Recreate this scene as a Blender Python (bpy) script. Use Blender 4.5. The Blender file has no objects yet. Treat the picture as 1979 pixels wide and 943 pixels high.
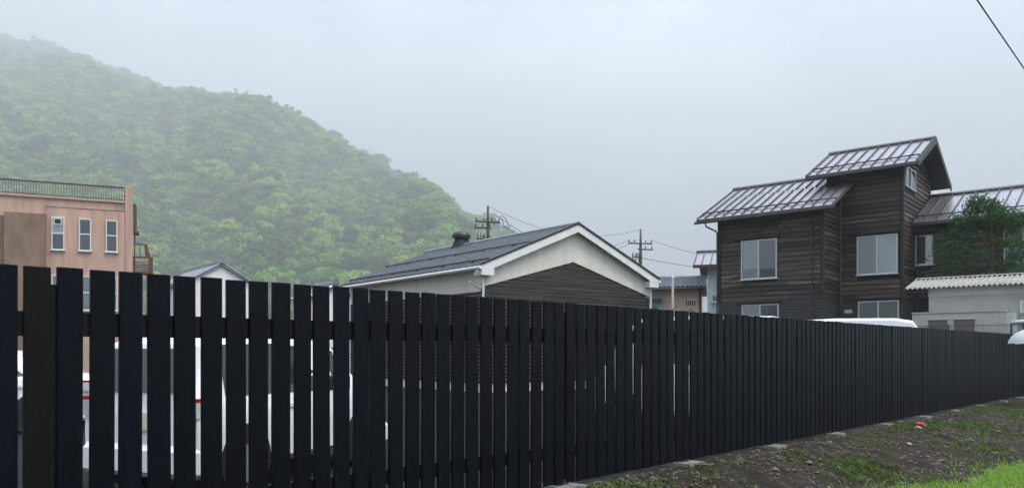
import bpy, bmesh, math, random
import numpy as np
from mathutils import Vector, Matrix

# ------------------------------------------------------------------ camera, sky, sun, exposure
sc = bpy.context.scene
COL = sc.collection
R = math.radians
EYE = 1.40
cd = bpy.data.cameras.new('camera')
cam = bpy.data.objects.new('camera', cd); COL.objects.link(cam)
cam.location = (0, 0, EYE); cam.rotation_euler = (R(90), 0, 0)
cd.sensor_width = 36.0; cd.lens = 1520 / 1979 * 36.0
cd.shift_y = (678 - 471.5) / 1979; cd.shift_x = 0.0
cd.clip_start = 0.05; cd.clip_end = 12000
sc.camera = cam

SUN_EL, SUN_AZ = 58.0, 115.0            # degrees; azimuth clockwise from +Y
w = bpy.data.worlds.new('World'); sc.world = w; w.use_nodes = True
nt = w.node_tree; nt.nodes.clear()
def N(t, typ, **k):
    n = t.nodes.new(typ)
    for a, b in k.items(): setattr(n, a, b)
    return n
o_ = N(nt, 'ShaderNodeOutputWorld'); bg = N(nt, 'ShaderNodeBackground'); bg.inputs['Strength'].default_value = 0.12
sky = N(nt, 'ShaderNodeTexSky', sky_type='NISHITA', sun_disc=False)
sky.sun_elevation = R(SUN_EL); sky.sun_rotation = R(SUN_AZ); sky.dust_density = 3.0; sky.air_density = 1.0
tc = N(nt, 'ShaderNodeTexCoord'); mp = N(nt, 'ShaderNodeMapping'); mp.inputs['Scale'].default_value = (1.8, 1.8, 3.4); mp.inputs['Location'].default_value = (.6, .2, .1)
nz = N(nt, 'ShaderNodeTexNoise'); nz.inputs['Scale'].default_value = 1.7; nz.inputs['Detail'].default_value = 5; nz.inputs['Roughness'].default_value = .55
cr = N(nt, 'ShaderNodeValToRGB')
cr.color_ramp.elements[0].position = .38; cr.color_ramp.elements[0].color = (3.25, 4.0, 4.85, 1)
cr.color_ramp.elements[1].position = .63; cr.color_ramp.elements[1].color = (6.0, 6.6, 7.5, 1)
mx = N(nt, 'ShaderNodeMix', data_type='RGBA'); mx.inputs[0].default_value = .88
L_ = nt.links.new
L_(tc.outputs['Generated'], mp.inputs['Vector']); L_(mp.outputs[0], nz.inputs['Vector']); L_(nz.outputs['Fac'], cr.inputs[0])
# CIE standard overcast sky: the zenith three times as bright as the horizon
sx = N(nt, 'ShaderNodeSeparateXYZ'); cie = N(nt, 'ShaderNodeMath', operation='MULTIPLY_ADD', use_clamp=False); cie.inputs[1].default_value = 1.25; cie.inputs[2].default_value = .60
mz = N(nt, 'ShaderNodeMath', operation='MAXIMUM'); mz.inputs[1].default_value = 0.0
vm = N(nt, 'ShaderNodeVectorMath', operation='SCALE')
L_(tc.outputs['Generated'], sx.inputs[0]); L_(sx.outputs[2], mz.inputs[0]); L_(mz.outputs[0], cie.inputs[0])
dt = N(nt, 'ShaderNodeVectorMath', operation='DOT_PRODUCT'); dt.inputs[1].default_value = (math.sin(R(SUN_AZ)), math.cos(R(SUN_AZ)), 0)
th = N(nt, 'ShaderNodeMath', operation='MULTIPLY_ADD'); th.inputs[1].default_value = .30; th.inputs[2].default_value = 1.06; pr = N(nt, 'ShaderNodeMath', operation='MULTIPLY')
L_(tc.outputs['Generated'], dt.inputs[0]); L_(dt.outputs['Value'], th.inputs[0]); L_(th.outputs[0], pr.inputs[0]); L_(cie.outputs[0], pr.inputs[1])
L_(sky.outputs[0], mx.inputs[6]); L_(cr.outputs[0], mx.inputs[7]); L_(mx.outputs[2], vm.inputs[0]); L_(pr.outputs[0], vm.inputs['Scale']); L_(vm.outputs[0], bg.inputs['Color']); L_(bg.outputs[0], o_.inputs['Surface'])

sd = bpy.data.lights.new('sun', 'SUN'); sd.energy = 1.5; sd.angle = R(28); sd.color = (1, .92, .80)
sun = bpy.data.objects.new('sun', sd); COL.objects.link(sun)
az, el = R(SUN_AZ), R(SUN_EL)
sun_dir = Vector((math.sin(az) * math.cos(el), math.cos(az) * math.cos(el), math.sin(el)))
sun.rotation_euler = sun_dir.to_track_quat('Z', 'Y').to_euler()

vs = sc.view_settings
vs.view_transform = 'Standard'; vs.look = 'None'; vs.gamma = 1; vs.exposure = 1.85; vs.use_curve_mapping = False
sc.render.engine = 'CYCLES'
sc.cycles.use_denoising = True
sc.cycles.max_bounces = 6; sc.cycles.diffuse_bounces = 3; sc.cycles.glossy_bounces = 3; sc.cycles.transparent_max_bounces = 8; sc.cycles.volume_bounces = 0
HAZE_DENSITY = 0.00100

# ------------------------------------------------------------------ materials
def mat(name, c1, c2=None, rough=.6, metal=0.0, scale=4.0, stretch=(1, 1, 1), bump=0.0, bscale=40.0, contrast=.3, rand=0.0, spec=.5, detail=6, coat=0.0, bleach=None):
    m = bpy.data.materials.new(name); m.use_nodes = True
    t = m.node_tree; p = t.nodes['Principled BSDF']
    p.inputs['Roughness'].default_value = rough; p.inputs['Metallic'].default_value = metal
    p.inputs['Specular IOR Level'].default_value = spec
    p.inputs['Coat Weight'].default_value = coat; p.inputs['Coat Roughness'].default_value = .12
    c2 = c2 or tuple(x * .75 for x in c1)
    tcn = N(t, 'ShaderNodeTexCoord'); mpn = N(t, 'ShaderNodeMapping'); mpn.inputs['Scale'].default_value = stretch
    oi = N(t, 'ShaderNodeObjectInfo'); ml = N(t, 'ShaderNodeMath', operation='MULTIPLY'); ml.inputs[1].default_value = 57.0
    t.links.new(oi.outputs['Random'], ml.inputs[0]); t.links.new(ml.outputs[0], mpn.inputs['Location'])
    t.links.new(tcn.outputs['Object'], mpn.inputs['Vector'])
    nzn = N(t, 'ShaderNodeTexNoise'); nzn.inputs['Scale'].default_value = scale; nzn.inputs['Detail'].default_value = detail; nzn.inputs['Roughness'].default_value = .62
    t.links.new(mpn.outputs[0], nzn.inputs['Vector'])
    rp = N(t, 'ShaderNodeValToRGB'); e = rp.color_ramp.elements
    e[0].position = .5 - contrast / 2; e[1].position = .5 + contrast / 2
    e[0].color = (*c2, 1); e[1].color = (*c1, 1)
    t.links.new(nzn.outputs['Fac'], rp.inputs[0])
    out = rp.outputs[0]
    if rand:
        mr = N(t, 'ShaderNodeMapRange'); mr.inputs[3].default_value = 1 - rand; mr.inputs[4].default_value = 1 + rand
        hs = N(t, 'ShaderNodeHueSaturation'); t.links.new(oi.outputs['Random'], mr.inputs[0]); t.links.new(mr.outputs[0], hs.inputs['Value']); t.links.new(out, hs.inputs['Color'])
        out = hs.outputs[0]
    if bleach:
        n3 = N(t, 'ShaderNodeTexNoise'); n3.inputs['Scale'].default_value = 1.3; n3.inputs['Detail'].default_value = 4; t.links.new(mpn.outputs[0], n3.inputs['Vector'])
        r1 = N(t, 'ShaderNodeMapRange'); r1.inputs[1].default_value = .45; r1.inputs[2].default_value = .62; t.links.new(n3.outputs['Fac'], r1.inputs[0])
        w1_ = N(t, 'ShaderNodeTexWhiteNoise', noise_dimensions='1D'); t.links.new(oi.outputs['Random'], w1_.inputs['W'])
        r2 = N(t, 'ShaderNodeMapRange'); r2.inputs[1].default_value = .45; r2.inputs[2].default_value = 1.0; t.links.new(w1_.outputs['Value'], r2.inputs[0])
        mm = N(t, 'ShaderNodeMath', operation='MULTIPLY'); t.links.new(r1.outputs[0], mm.inputs[0]); t.links.new(r2.outputs[0], mm.inputs[1])
        mb = N(t, 'ShaderNodeMix', data_type='RGBA'); t.links.new(mm.outputs[0], mb.inputs[0]); t.links.new(out, mb.inputs[6]); mb.inputs[7].default_value = (*bleach, 1); out = mb.outputs[2]
    t.links.new(out, p.inputs['Base Color'])
    if bump:
        n2 = N(t, 'ShaderNodeTexNoise'); n2.inputs['Scale'].default_value = bscale; n2.inputs['Detail'].default_value = 5
        t.links.new(mpn.outputs[0], n2.inputs['Vector'])
        b = N(t, 'ShaderNodeBump'); b.inputs['Strength'].default_value = bump; b.inputs['Distance'].default_value = .02
        t.links.new(n2.outputs['Fac'], b.inputs['Height']); t.links.new(b.outputs[0], p.inputs['Normal'])
    return m

def leaf_mat(name, stops, noise_scale=.25, trans=.3):
    m = bpy.data.materials.new(name); m.use_nodes = True
    t = m.node_tree; t.nodes.clear()
    out = N(t, 'ShaderNodeOutputMaterial'); df = N(t, 'ShaderNodeBsdfDiffuse'); tr = N(t, 'ShaderNodeBsdfTranslucent'); mxs = N(t, 'ShaderNodeMixShader'); mxs.inputs[0].default_value = trans
    oi = N(t, 'ShaderNodeObjectInfo'); g = N(t, 'ShaderNodeTexCoord'); nzn = N(t, 'ShaderNodeTexNoise'); nzn.inputs['Scale'].default_value = noise_scale; nzn.inputs['Detail'].default_value = 3
    t.links.new(g.outputs['Object'], nzn.inputs['Vector'])
    a = N(t, 'ShaderNodeMath', operation='MULTIPLY_ADD'); a.inputs[1].default_value = .5; t.links.new(nzn.outputs['Fac'], a.inputs[0])
    b = N(t, 'ShaderNodeMath', operation='MULTIPLY_ADD'); b.inputs[1].default_value = .95; b.inputs[2].default_value = -.24
    t.links.new(oi.outputs['Random'], b.inputs[0]); t.links.new(b.outputs[0], a.inputs[2])
    rp = N(t, 'ShaderNodeValToRGB'); e = rp.color_ramp.elements
    while len(e) < len(stops): e.new(.5)
    for i, (pos, c) in enumerate(stops): e[i].position = pos; e[i].color = (*c, 1)
    t.links.new(a.outputs[0], rp.inputs[0])
    t.links.new(rp.outputs[0], df.inputs[0]); t.links.new(rp.outputs[0], tr.inputs[0])
    t.links.new(df.outputs[0], mxs.inputs[1]); t.links.new(tr.outputs[0], mxs.inputs[2]); t.links.new(mxs.outputs[0], out.inputs[0])
    return m

def glass_mat(name, tint=(.95, .97, .97), refl=1.0):
    m = bpy.data.materials.new(name); m.use_nodes = True
    t = m.node_tree; t.nodes.clear()
    out = N(t, 'ShaderNodeOutputMaterial'); tr = N(t, 'ShaderNodeBsdfTransparent'); gl = N(t, 'ShaderNodeBsdfGlossy'); mxs = N(t, 'ShaderNodeMixShader')
    tr.inputs[0].default_value = (*tint, 1); gl.inputs['Roughness'].default_value = .03; gl.inputs[0].default_value = (.95, .97, 1, 1)
    fr = N(t, 'ShaderNodeFresnel'); fr.inputs['IOR'].default_value = 1.7
    t.links.new(fr.outputs[0], mxs.inputs[0]); t.links.new(tr.outputs[0], mxs.inputs[1]); t.links.new(gl.outputs[0], mxs.inputs[2]); t.links.new(mxs.outputs[0], out.inputs[0])
    return m

def brick_mat(name, c1, c2, mortar, sx, sz, rough=.6):
    m = mat(name, c1, c2, rough=rough, scale=6, bump=.4, bscale=30)
    t = m.node_tree; p = t.nodes['Principled BSDF']
    tcn = [n for n in t.nodes if n.type == 'TEX_COORD'][0]
    sp = N(t, 'ShaderNodeSeparateXYZ'); ad = N(t, 'ShaderNodeMath', operation='ADD'); cb = N(t, 'ShaderNodeCombineXYZ')
    t.links.new(tcn.outputs['Object'], sp.inputs[0]); t.links.new(sp.outputs[0], ad.inputs[0]); t.links.new(sp.outputs[1], ad.inputs[1])
    t.links.new(ad.outputs[0], cb.inputs[0]); t.links.new(sp.outputs[2], cb.inputs[1])
    br = N(t, 'ShaderNodeTexBrick'); br.inputs['Scale'].default_value = 1; br.inputs['Brick Width'].default_value = sx; br.inputs['Row Height'].default_value = sz; br.inputs['Mortar Size'].default_value = .012
    br.inputs['Color1'].default_value = (*c1, 1); br.inputs['Color2'].default_value = (*c2, 1); br.inputs['Mortar'].default_value = (*mortar, 1)
    t.links.new(cb.outputs[0], br.inputs['Vector']); t.links.new(br.outputs['Color'], p.inputs['Base Color'])
    b = [n for n in t.nodes if n.type == 'BUMP'][0]
    t.links.new(br.outputs['Fac'], b.inputs['Height']); b.invert = True
    return m

M = {}
M['fence'] = mat('black_stained_wood', (.0018, .0034, .0078), (.0006, .0012, .0030), rough=.36, scale=3, stretch=(26, 26, 1.2), bump=.4, bscale=6, contrast=.3, rand=.3, spec=.12)
M['fence_brown'] = mat('brown_black_stained_wood', (.0036, .003, .0024), (.002, .0017, .0014), rough=.5, scale=3, stretch=(26, 26, 1.2), bump=.4, bscale=6, spec=.15)
M['fence_back'] = mat('black_rail', (.0025, .0025, .003), rough=.7, scale=3, stretch=(2, 20, 20), rand=.2, spec=.3)
M['concrete'] = mat('concrete', (.36, .355, .34), (.24, .235, .22), rough=.8, scale=6, bump=.3, bscale=60, contrast=.5)
M['footing'] = mat('muddy_concrete', (.27, .26, .24), (.10, .085, .07), rough=.85, scale=9, bump=.4, bscale=60, contrast=.3)
M['soil'] = mat('soil', (.036, .024, .0145), (.007, .0046, .003), rough=.85, scale=3.2, bump=1.0, bscale=30, contrast=.36, spec=.25, detail=12)
M['stone'] = mat('stone_chips', (.16, .142, .12), (.014, .011, .008), rough=.6, scale=9, contrast=.26, spec=.25)
M['lot'] = mat('wet_gravel', (.020, .020, .021), (.009, .009, .0095), rough=.9, spec=.12, scale=7, bump=.5, bscale=50, contrast=.5)
M['lawn'] = mat('lawn_soil', (.055, .085, .022), (.03, .05, .016), rough=.9, scale=8, bump=.6, bscale=40)
M['hill'] = mat('hill_soil', (.035, .05, .018), (.02, .03, .012), rough=1, scale=.05, spec=0)
M['siding'] = mat('weathered_dark_siding', (.050, .033, .0215), (.004, .003, .0023), bleach=(.165, .124, .088), rough=.6, scale=1.7, stretch=(1.3, 9, 9), bump=.5, bscale=4, contrast=.34, rand=.75, spec=.4)
M['siding_w'] = mat('weathered_warehouse_siding', (.019, .0125, .009), (.003, .0022, .0018), bleach=(.05, .035, .025), rough=.6, scale=1.7, stretch=(1.3, 9, 9), bump=.5, bscale=4, contrast=.36, rand=.7, spec=.35)
M['darkwall'] = mat('dark_wall', (.006, .005, .0045), (.004, .0035, .003), rough=.7, scale=3, spec=.3)  # near-black backing that draws shadow lines in the open siding joints
M['darktrim'] = mat('dark_trim', (.022, .017, .015), (.012, .010, .009), rough=.55, scale=4)
M['darkbrick'] = brick_mat('dark_brick', (.017, .017, .020), (.006, .006, .008), (.065, .065, .068), .30, .13)
M['wetmetal'] = mat('wet_brown_metal_roof', (.38, .36, .395), (.31, .293, .322), rough=.30, metal=.8, scale=2, contrast=.5, bump=.06, bscale=60)
M['seam'] = mat('dark_roof_seam', (.035, .028, .032), (.022, .018, .020), rough=.42, scale=4)
M['wroof'] = mat('slate_blue_metal_roof', (.026, .034, .043), (.014, .019, .025), rough=.6, scale=1.2, contrast=.5, bump=.08, bscale=25, spec=.22)
M['wrib'] = mat('slate_blue_rib', (.20, .225, .25), (.13, .15, .17), rough=.35, scale=3, spec=.6)
M['stucco'] = mat('cream_white_stucco', (.74, .71, .635), (.53, .505, .44), rough=.8, stretch=(1.6, 1.6, .45), scale=1.3, bump=.12, bscale=60, contrast=.6)
M['whitetrim'] = mat('white_trim', (.74, .74, .72), (.66, .66, .64), rough=.5, scale=3)
M['alu'] = mat('aluminium', (.62, .63, .63), (.52, .53, .53), rough=.35, metal=.3, scale=5)
M['glass'] = glass_mat('window_glass')
M['curtain'] = mat('pale_curtain', (.78, .83, .85), (.62, .68, .71), rough=.9, scale=6, stretch=(6, 6, .6))
M['blind'] = mat('grey_blind', (.46, .49, .50), (.38, .41, .42), rough=.9, scale=6, stretch=(.5, .5, 8))
M['dimblind'] = mat('dim_blind', (.27, .29, .29), (.2, .22, .22), rough=.9, scale=5, stretch=(4, 4, .7))
M['frosted'] = mat('frosted_pane', (.86, .90, .90), (.74, .79, .80), rough=.3, scale=2)
M['interior'] = mat('dark_interior', (.03, .032, .033), (.015, .016, .017), rough=.8, scale=1.5)
M['pink'] = mat('salmon_stucco', (.58, .375, .29), (.40, .26, .205), rough=.85, scale=1.1, stretch=(2.6, 2.6, .28), bump=.15, bscale=60, contrast=.36)
M['brown'] = mat('rust_stained_render', (.30, .20, .135), (.15, .10, .07), rough=.85, scale=1.1, stretch=(1.8, 1.8, .8), bump=.25, bscale=30, contrast=.42, detail=9)
M['rust'] = mat('red_painted_iron', (.17, .045, .035), (.095, .03, .025), rough=.6, scale=4, contrast=.5)
M['railing'] = mat('brown_iron_railing', (.085, .038, .033), (.05, .024, .02), rough=.6, scale=4)
M['tile'] = mat('grey_clay_tile', (.30, .31, .34), (.16, .17, .19), metal=.45, rough=.25, scale=5, rand=.25)
M['plaster'] = mat('white_plaster', (.80, .79, .79), (.72, .71, .71), rough=.85, scale=2)
M['peach'] = mat('peach_stucco', (.74, .52, .38), (.66, .46, .34), rough=.85, scale=1.5)
M['paleblue'] = mat('pale_blue_metal', (.66, .73, .76), (.58, .65, .68), rough=.5, scale=2)
M['corr'] = mat('cement_corrugated_sheet', (.37, .36, .335), (.22, .215, .20), rough=.75, scale=2.5, bump=.2, bscale=40, contrast=.6)
M['shedtop'] = mat('pale_grey_render', (.55, .55, .53), (.46, .46, .44), rough=.85, scale=2, contrast=.5)
M['shedwall'] = mat('grey_cement_render', (.43, .42, .40), (.33, .32, .31), rough=.85, scale=1.6, bump=.15, bscale=50, contrast=.5)
M['vent_dark'] = mat('vent_recess_shade', (.20, .19, .165), (.14, .13, .115), rough=.9, scale=3)  # recess shade put into the colour of flat panels and slats
M['annex'] = mat('cream_concrete', (.46, .44, .38), (.37, .355, .31), rough=.85, scale=2, bump=.1, bscale=50, contrast=.5)
M['paint'] = mat('white_car_paint', (.78, .79, .80), (.76, .77, .78), rough=.22, scale=1, coat=.6)
M['carglass'] = mat('dark_car_glass', (.02, .03, .028), (.016, .024, .022), rough=.05, scale=1, spec=.8)
M['rubber'] = mat('black_rubber', (.012, .012, .012), rough=.7)
M['blackplastic'] = mat('black_plastic', (.015, .015, .016), rough=.45)
M['rim'] = mat('silver_rim', (.55, .56, .57), rough=.3, metal=.7)
M['redlamp'] = mat('red_lamp', (.45, .012, .012), (.35, .01, .01), rough=.12, coat=.5)
M['clearlamp'] = mat('clear_lamp', (.6, .6, .58), rough=.1, coat=.5)
M['plate'] = mat('plate', (.75, .74, .55), rough=.4)
M['pole'] = mat('weathered_pole', (.10, .085, .075), (.06, .05, .045), rough=.8, scale=3, stretch=(3, 3, .5))
M['iron'] = mat('dark_iron', (.04, .04, .042), rough=.5)
M['wire'] = mat('black_cable', (.02, .02, .022), rough=.6)
M['ceramic'] = mat('insulator', (.12, .11, .11), rough=.3)
M['bark'] = mat('bark', (.075, .06, .045), (.04, .032, .025), rough=.9, scale=5, stretch=(4, 4, .6), bump=.5, bscale=20)
M['forest'] = leaf_mat('forest_leaves', [(0, (.04, .095, .03)), (.3, (.085, .185, .036)), (.55, (.135, .275, .045)), (.8, (.205, .35, .055)), (1, (.27, .34, .09))], .07, .15)
M['treeleaf'] = leaf_mat('dark_tree_leaves', [(0, (.028, .06, .024)), (.5, (.075, .14, .05)), (1, (.17, .24, .085))], 1.6, .3)
M['grass'] = leaf_mat('grass_blades', [(0, (.10, .21, .03)), (.5, (.20, .36, .055)), (1, (.34, .47, .10))], 2.2, .35)
M['weed'] = leaf_mat('weed_leaves', [(0, (.05, .08, .022)), (.5, (.11, .16, .045)), (1, (.19, .19, .08))], 2.5, .3)
M['umbrella'] = leaf_mat('translucent_white_vinyl', [(0, (.84, .87, .9)), (1, (.88, .9, .92))], 1.0, .55)
M['raincoat'] = mat('pale_green_raincoat', (.42, .56, .50), (.36, .49, .44), rough=.6, scale=5)
M['trousers'] = mat('dark_trousers', (.03, .032, .04), rough=.8)
M['skin'] = mat('skin', (.52, .34, .26), rough=.55)
M['hair'] = mat('dark_hair', (.015, .012, .011), rough=.6)
M['redscrap'] = mat('red_plastic', (.45, .035, .03), (.28, .025, .022), rough=.35, scale=20)
M['olive'] = mat('dull_green_plastic', (.16, .19, .10), rough=.5)
M['stick'] = mat('bleached_stick', (.42, .39, .35), rough=.8)

# ------------------------------------------------------------------ helpers
def link(o, parent=None):
    COL.objects.link(o)
    if parent is not None: o.parent = parent
    return o
def tag(o, label=None, cat=None, group=None, kind=None):
    if label: o['label'] = label
    if cat: o['category'] = cat
    if group: o['group'] = group
    if kind: o['kind'] = kind
    return o
def root(name, loc, ang, label, cat, group=None):
    e = bpy.data.objects.new(name, None); e.empty_display_size = .2
    e.location = loc; e.rotation_euler = (0, 0, ang); link(e)
    return tag(e, label, cat, group)
def mesh(name, verts, faces, m, parent=None, smooth=False, fix=True):
    me = bpy.data.meshes.new(name); me.from_pydata([tuple(v) for v in verts], [], faces)
    if fix:
        b = bmesh.new(); b.from_mesh(me); bmesh.ops.recalc_face_normals(b, faces=b.faces); b.to_mesh(me); b.free()
    if smooth:
        me.polygons.foreach_set('use_smooth', [True] * len(me.polygons))
    me.materials.append(M[m])
    return link(bpy.data.objects.new(name, me), parent)
BF = [(0, 3, 2, 1), (4, 5, 6, 7), (0, 1, 5, 4), (1, 2, 6, 5), (2, 3, 7, 6), (3, 0, 4, 7)]
class MB:
    """collects boxes, tubes and prisms into one mesh"""
    def __init__(s): s.v = []; s.f = []
    def add(s, v, f):
        k = len(s.v); s.v += [tuple(p) for p in v]; s.f += [tuple(i + k for i in q) for q in f]; return s
    def box(s, x0, x1, y0, y1, z0, z1, f=None):
        v = [(x0, y0, z0), (x1, y0, z0), (x1, y1, z0), (x0, y1, z0), (x0, y0, z1), (x1, y0, z1), (x1, y1, z1), (x0, y1, z1)]
        if f: v = [f(*p) for p in v]
        return s.add(v, BF)
    def prism(s, poly, d):                       # poly of 3d points, extruded by vector d
        n = len(poly); d = Vector(d); a = [Vector(p) for p in poly]
        return s.add(a + [p + d for p in a], [tuple(range(n)), tuple(range(2 * n - 1, n - 1, -1))] + [(i, (i + 1) % n, n + (i + 1) % n, n + i) for i in range(n)])
    def tube(s, pts, r, n=8):
        pts = [Vector(p) for p in pts]; rs = r if isinstance(r, (list, tuple)) else [r] * len(pts)
        V = []; prev = None
        for i, p in enumerate(pts):
            t = (pts[min(i + 1, len(pts) - 1)] - pts[max(i - 1, 0)]).normalized()
            up = Vector((0, 0, 1)) if abs(t.z) < .9 else Vector((1, 0, 0))
            a = t.cross(up).normalized(); b = t.cross(a)
            V += [p + (a * math.cos(2 * math.pi * k / n) + b * math.sin(2 * math.pi * k / n)) * rs[i] for k in range(n)]
        F = [(i * n + k, i * n + (k + 1) % n, (i + 1) * n + (k + 1) % n, (i + 1) * n + k) for i in range(len(pts) - 1) for k in range(n)]
        F += [tuple(range(n)), tuple(range((len(pts) - 1) * n + n - 1, (len(pts) - 1) * n - 1, -1))]
        return s.add(V, F)
    def build(s, name, m, parent=None, smooth=False): return mesh(name, s.v, s.f, m, parent, smooth)
def box(name, m, parent, *a, f=None): return MB().box(*a, f=f).build(name, m, parent)
def copy(o, parent=None, loc=None, rz=None):
    c = o.copy(); link(c); c.parent = parent if parent is not None else o.parent
    if loc is not None: c.location = loc
    if rz is not None: c.rotation_euler = (0, 0, rz)
    return c
def quads(name, centers, normals, size, aspect, m, parent=None, rng=None, obj=True):
    """a cloud of small randomly turned leaf faces (numpy)"""
    n = len(centers); nr = normals / np.maximum(np.linalg.norm(normals, axis=1, keepdims=True), 1e-6)
    h = rng.normal(size=(n, 3)); a = np.cross(nr, h); a /= np.maximum(np.linalg.norm(a, axis=1, keepdims=True), 1e-6); b = np.cross(nr, a)
    sz = np.asarray(size).reshape(-1, 1) * np.ones((n, 1))
    a = a * sz; b = b * sz * aspect
    bend = nr * sz * .25
    V = np.stack([centers - a, centers - b * .8 + bend, centers + a, centers + b + bend], 1).reshape(-1, 3)
    me = bpy.data.meshes.new(name); me.vertices.add(4 * n); me.loops.add(4 * n); me.polygons.add(n)
    me.vertices.foreach_set('co', V.astype(np.float32).ravel()); me.loops.foreach_set('vertex_index', np.arange(4 * n, dtype=np.int32))
    me.polygons.foreach_set('loop_start', np.arange(0, 4 * n, 4, dtype=np.int32)); me.polygons.foreach_set('loop_total', np.full(n, 4, np.int32))
    me.update(calc_edges=True); me.materials.append(M[m])
    return link(bpy.data.objects.new(name, me), parent) if obj else me
def front(y0): return lambda a, b, c: (a, y0 - b, c)          # wall looking to -y
def side(x0): return lambda a, b, c: (x0 + b, a, c)           # wall looking to +x
def lside(x0): return lambda a, b, c: (x0 - b, a, c)          # wall looking to -x
def smooth01(a, b, x):
    t = min(1, max(0, (x - a) / (b - a))); return t * t * (3 - 2 * t)
rnd = random.Random(7)

def window(rt, f, a0, a1, z0, z1, back=('curtain', 'blind'), fr='alu', hood=False, sill=True, split='v', mid=.5, base=.03):
    """sliding window standing proud of a wall: frame > panes, backing, sill, hood"""
    t = .045; b0, b1 = base, base + .09
    m = MB(); m.box(a0, a1, b0, b1, z1 - t, z1, f=f).box(a0, a1, b0, b1, z0, z0 + t, f=f)
    m.box(a0, a0 + t, b0, b1, z0 + t, z1 - t, f=f).box(a1 - t, a1, b0, b1, z0 + t, z1 - t, f=f)
    if split == 'v':
        am = a0 + (a1 - a0) * mid; m.box(am - t * .6, am + t * .6, b0, b1 + .004, z0 + t, z1 - t, f=f)
        cells = [(a0 + t, am - t * .6, z0 + t, z1 - t), (am + t * .6, a1 - t, z0 + t, z1 - t)]
    else:
        zm = z0 + (z1 - z0) * mid; m.box(a0 + t, a1 - t, b0, b1 + .004, zm - t * .6, zm + t * .6, f=f)
        cells = [(a0 + t, a1 - t, zm + t * .6, z1 - t), (a0 + t, a1 - t, z0 + t, zm - t * .6)]
    wd = m.build('window', fr, rt)
    for i, (p, q, r, s) in enumerate(cells):
        bk = back[i % len(back)]
        if bk == 'curtain':
            k = 24; V = []
            for j in range(k + 1):
                aa = p + (q - p) * j / k; bb = b0 + .012 + .014 * math.sin(j * 1.9)
                V += [f(aa, bb, r), f(aa, bb, s)]
            mesh('curtain', V, [(2 * j, 2 * j + 2, 2 * j + 3, 2 * j + 1) for j in range(k)], 'curtain', wd, True, False)
        else:
            box('blind' if 'blind' in bk else 'backing', bk, wd, p, q, b0 + .004, b0 + .02, r, s, f=f)
        box('pane', 'glass', wd, p - .005, q + .005, b0 + .045 + .012 * i, b0 + .05 + .012 * i, r - .005, s + .005, f=f)
    if sill: box('sill', fr, wd, a0 - .05, a1 + .05, b0, b1 + .04, z0 - .04, z0 - .002, f=f)
    if hood: box('hood', 'darktrim', wd, a0 - .3, a1 + .12, 0.0, b1 + .10, z1 + .08, z1 + .14, f=f)
    return wd

BOARD = {}
def siding(rt, face, base, a0, a1, z0, z1, pitch, m, holes=(), rake=None, seg=(1.6, 3.2), thick=.042):
    """boards with open joints, each an object; face 'front' | 'side' | 'lside'; rake(z) -> (lo, hi) clips a gable"""
    key = (m, round(pitch, 3))
    if key not in BOARD:
        h = pitch * .87  # boards stop short of the next; the open joint stands in for lap shadow
        v = [(x, y, z) for x in (0, 1) for y, z in ((0, 0), (-thick, .0), (-thick * .98, .012), (-.014, h), (0, h))]
        n = 5
        me = bpy.data.meshes.new('siding_board'); me.from_pydata(v, [], [tuple(range(n)), tuple(range(2 * n - 1, n - 1, -1))] + [(i, n + i, n + (i + 1) % n, (i + 1) % n) for i in range(n)])
        b = bmesh.new(); b.from_mesh(me); bmesh.ops.recalc_face_normals(b, faces=b.faces); b.to_mesh(me); b.free(); me.materials.append(M[m]); BOARD[key] = me
    z = z0
    while z < z1 - .03:
        lo, hi = a0, a1
        if rake:
            lo, hi = rake(z + pitch * .8); lo = max(lo, a0); hi = min(hi, a1)
        spans = [(lo, hi)]
        for (h0, h1, k0, k1) in holes:
            if z + pitch > k0 and z < k1:
                spans = [s for (p, q) in spans for s in ((p, min(q, h0)), (max(p, h1), q)) if s[1] - s[0] > .05]
        for (p, q) in spans:
            if q - p < .06: continue
            cuts = [p]
            while q - cuts[-1] > seg[1]: cuts.append(cuts[-1] + rnd.uniform(*seg))
            if len(cuts) > 1 and q - cuts[-1] < .3: cuts.pop()
            cuts.append(q)
            for c0, c1 in zip(cuts, cuts[1:]):
                o = link(bpy.data.objects.new('siding_board', BOARD[key]), rt)
                ln = c1 - c0 - .004; o.scale = (ln, 1, 1)
                j = rnd.uniform(0, .006)
                if face == 'front': o.location = (c0, base - j * .5, z); rz = 0
                elif face == 'side': o.location = (base + j * .5, c0, z); rz = math.pi / 2
                else: o.location = (base - j * .5, c1, z); rz = -math.pi / 2
                o.rotation_euler = (rnd.uniform(-.012, .012), rnd.uniform(-.004, .004) / max(1, ln), rz)
        z += pitch

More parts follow.
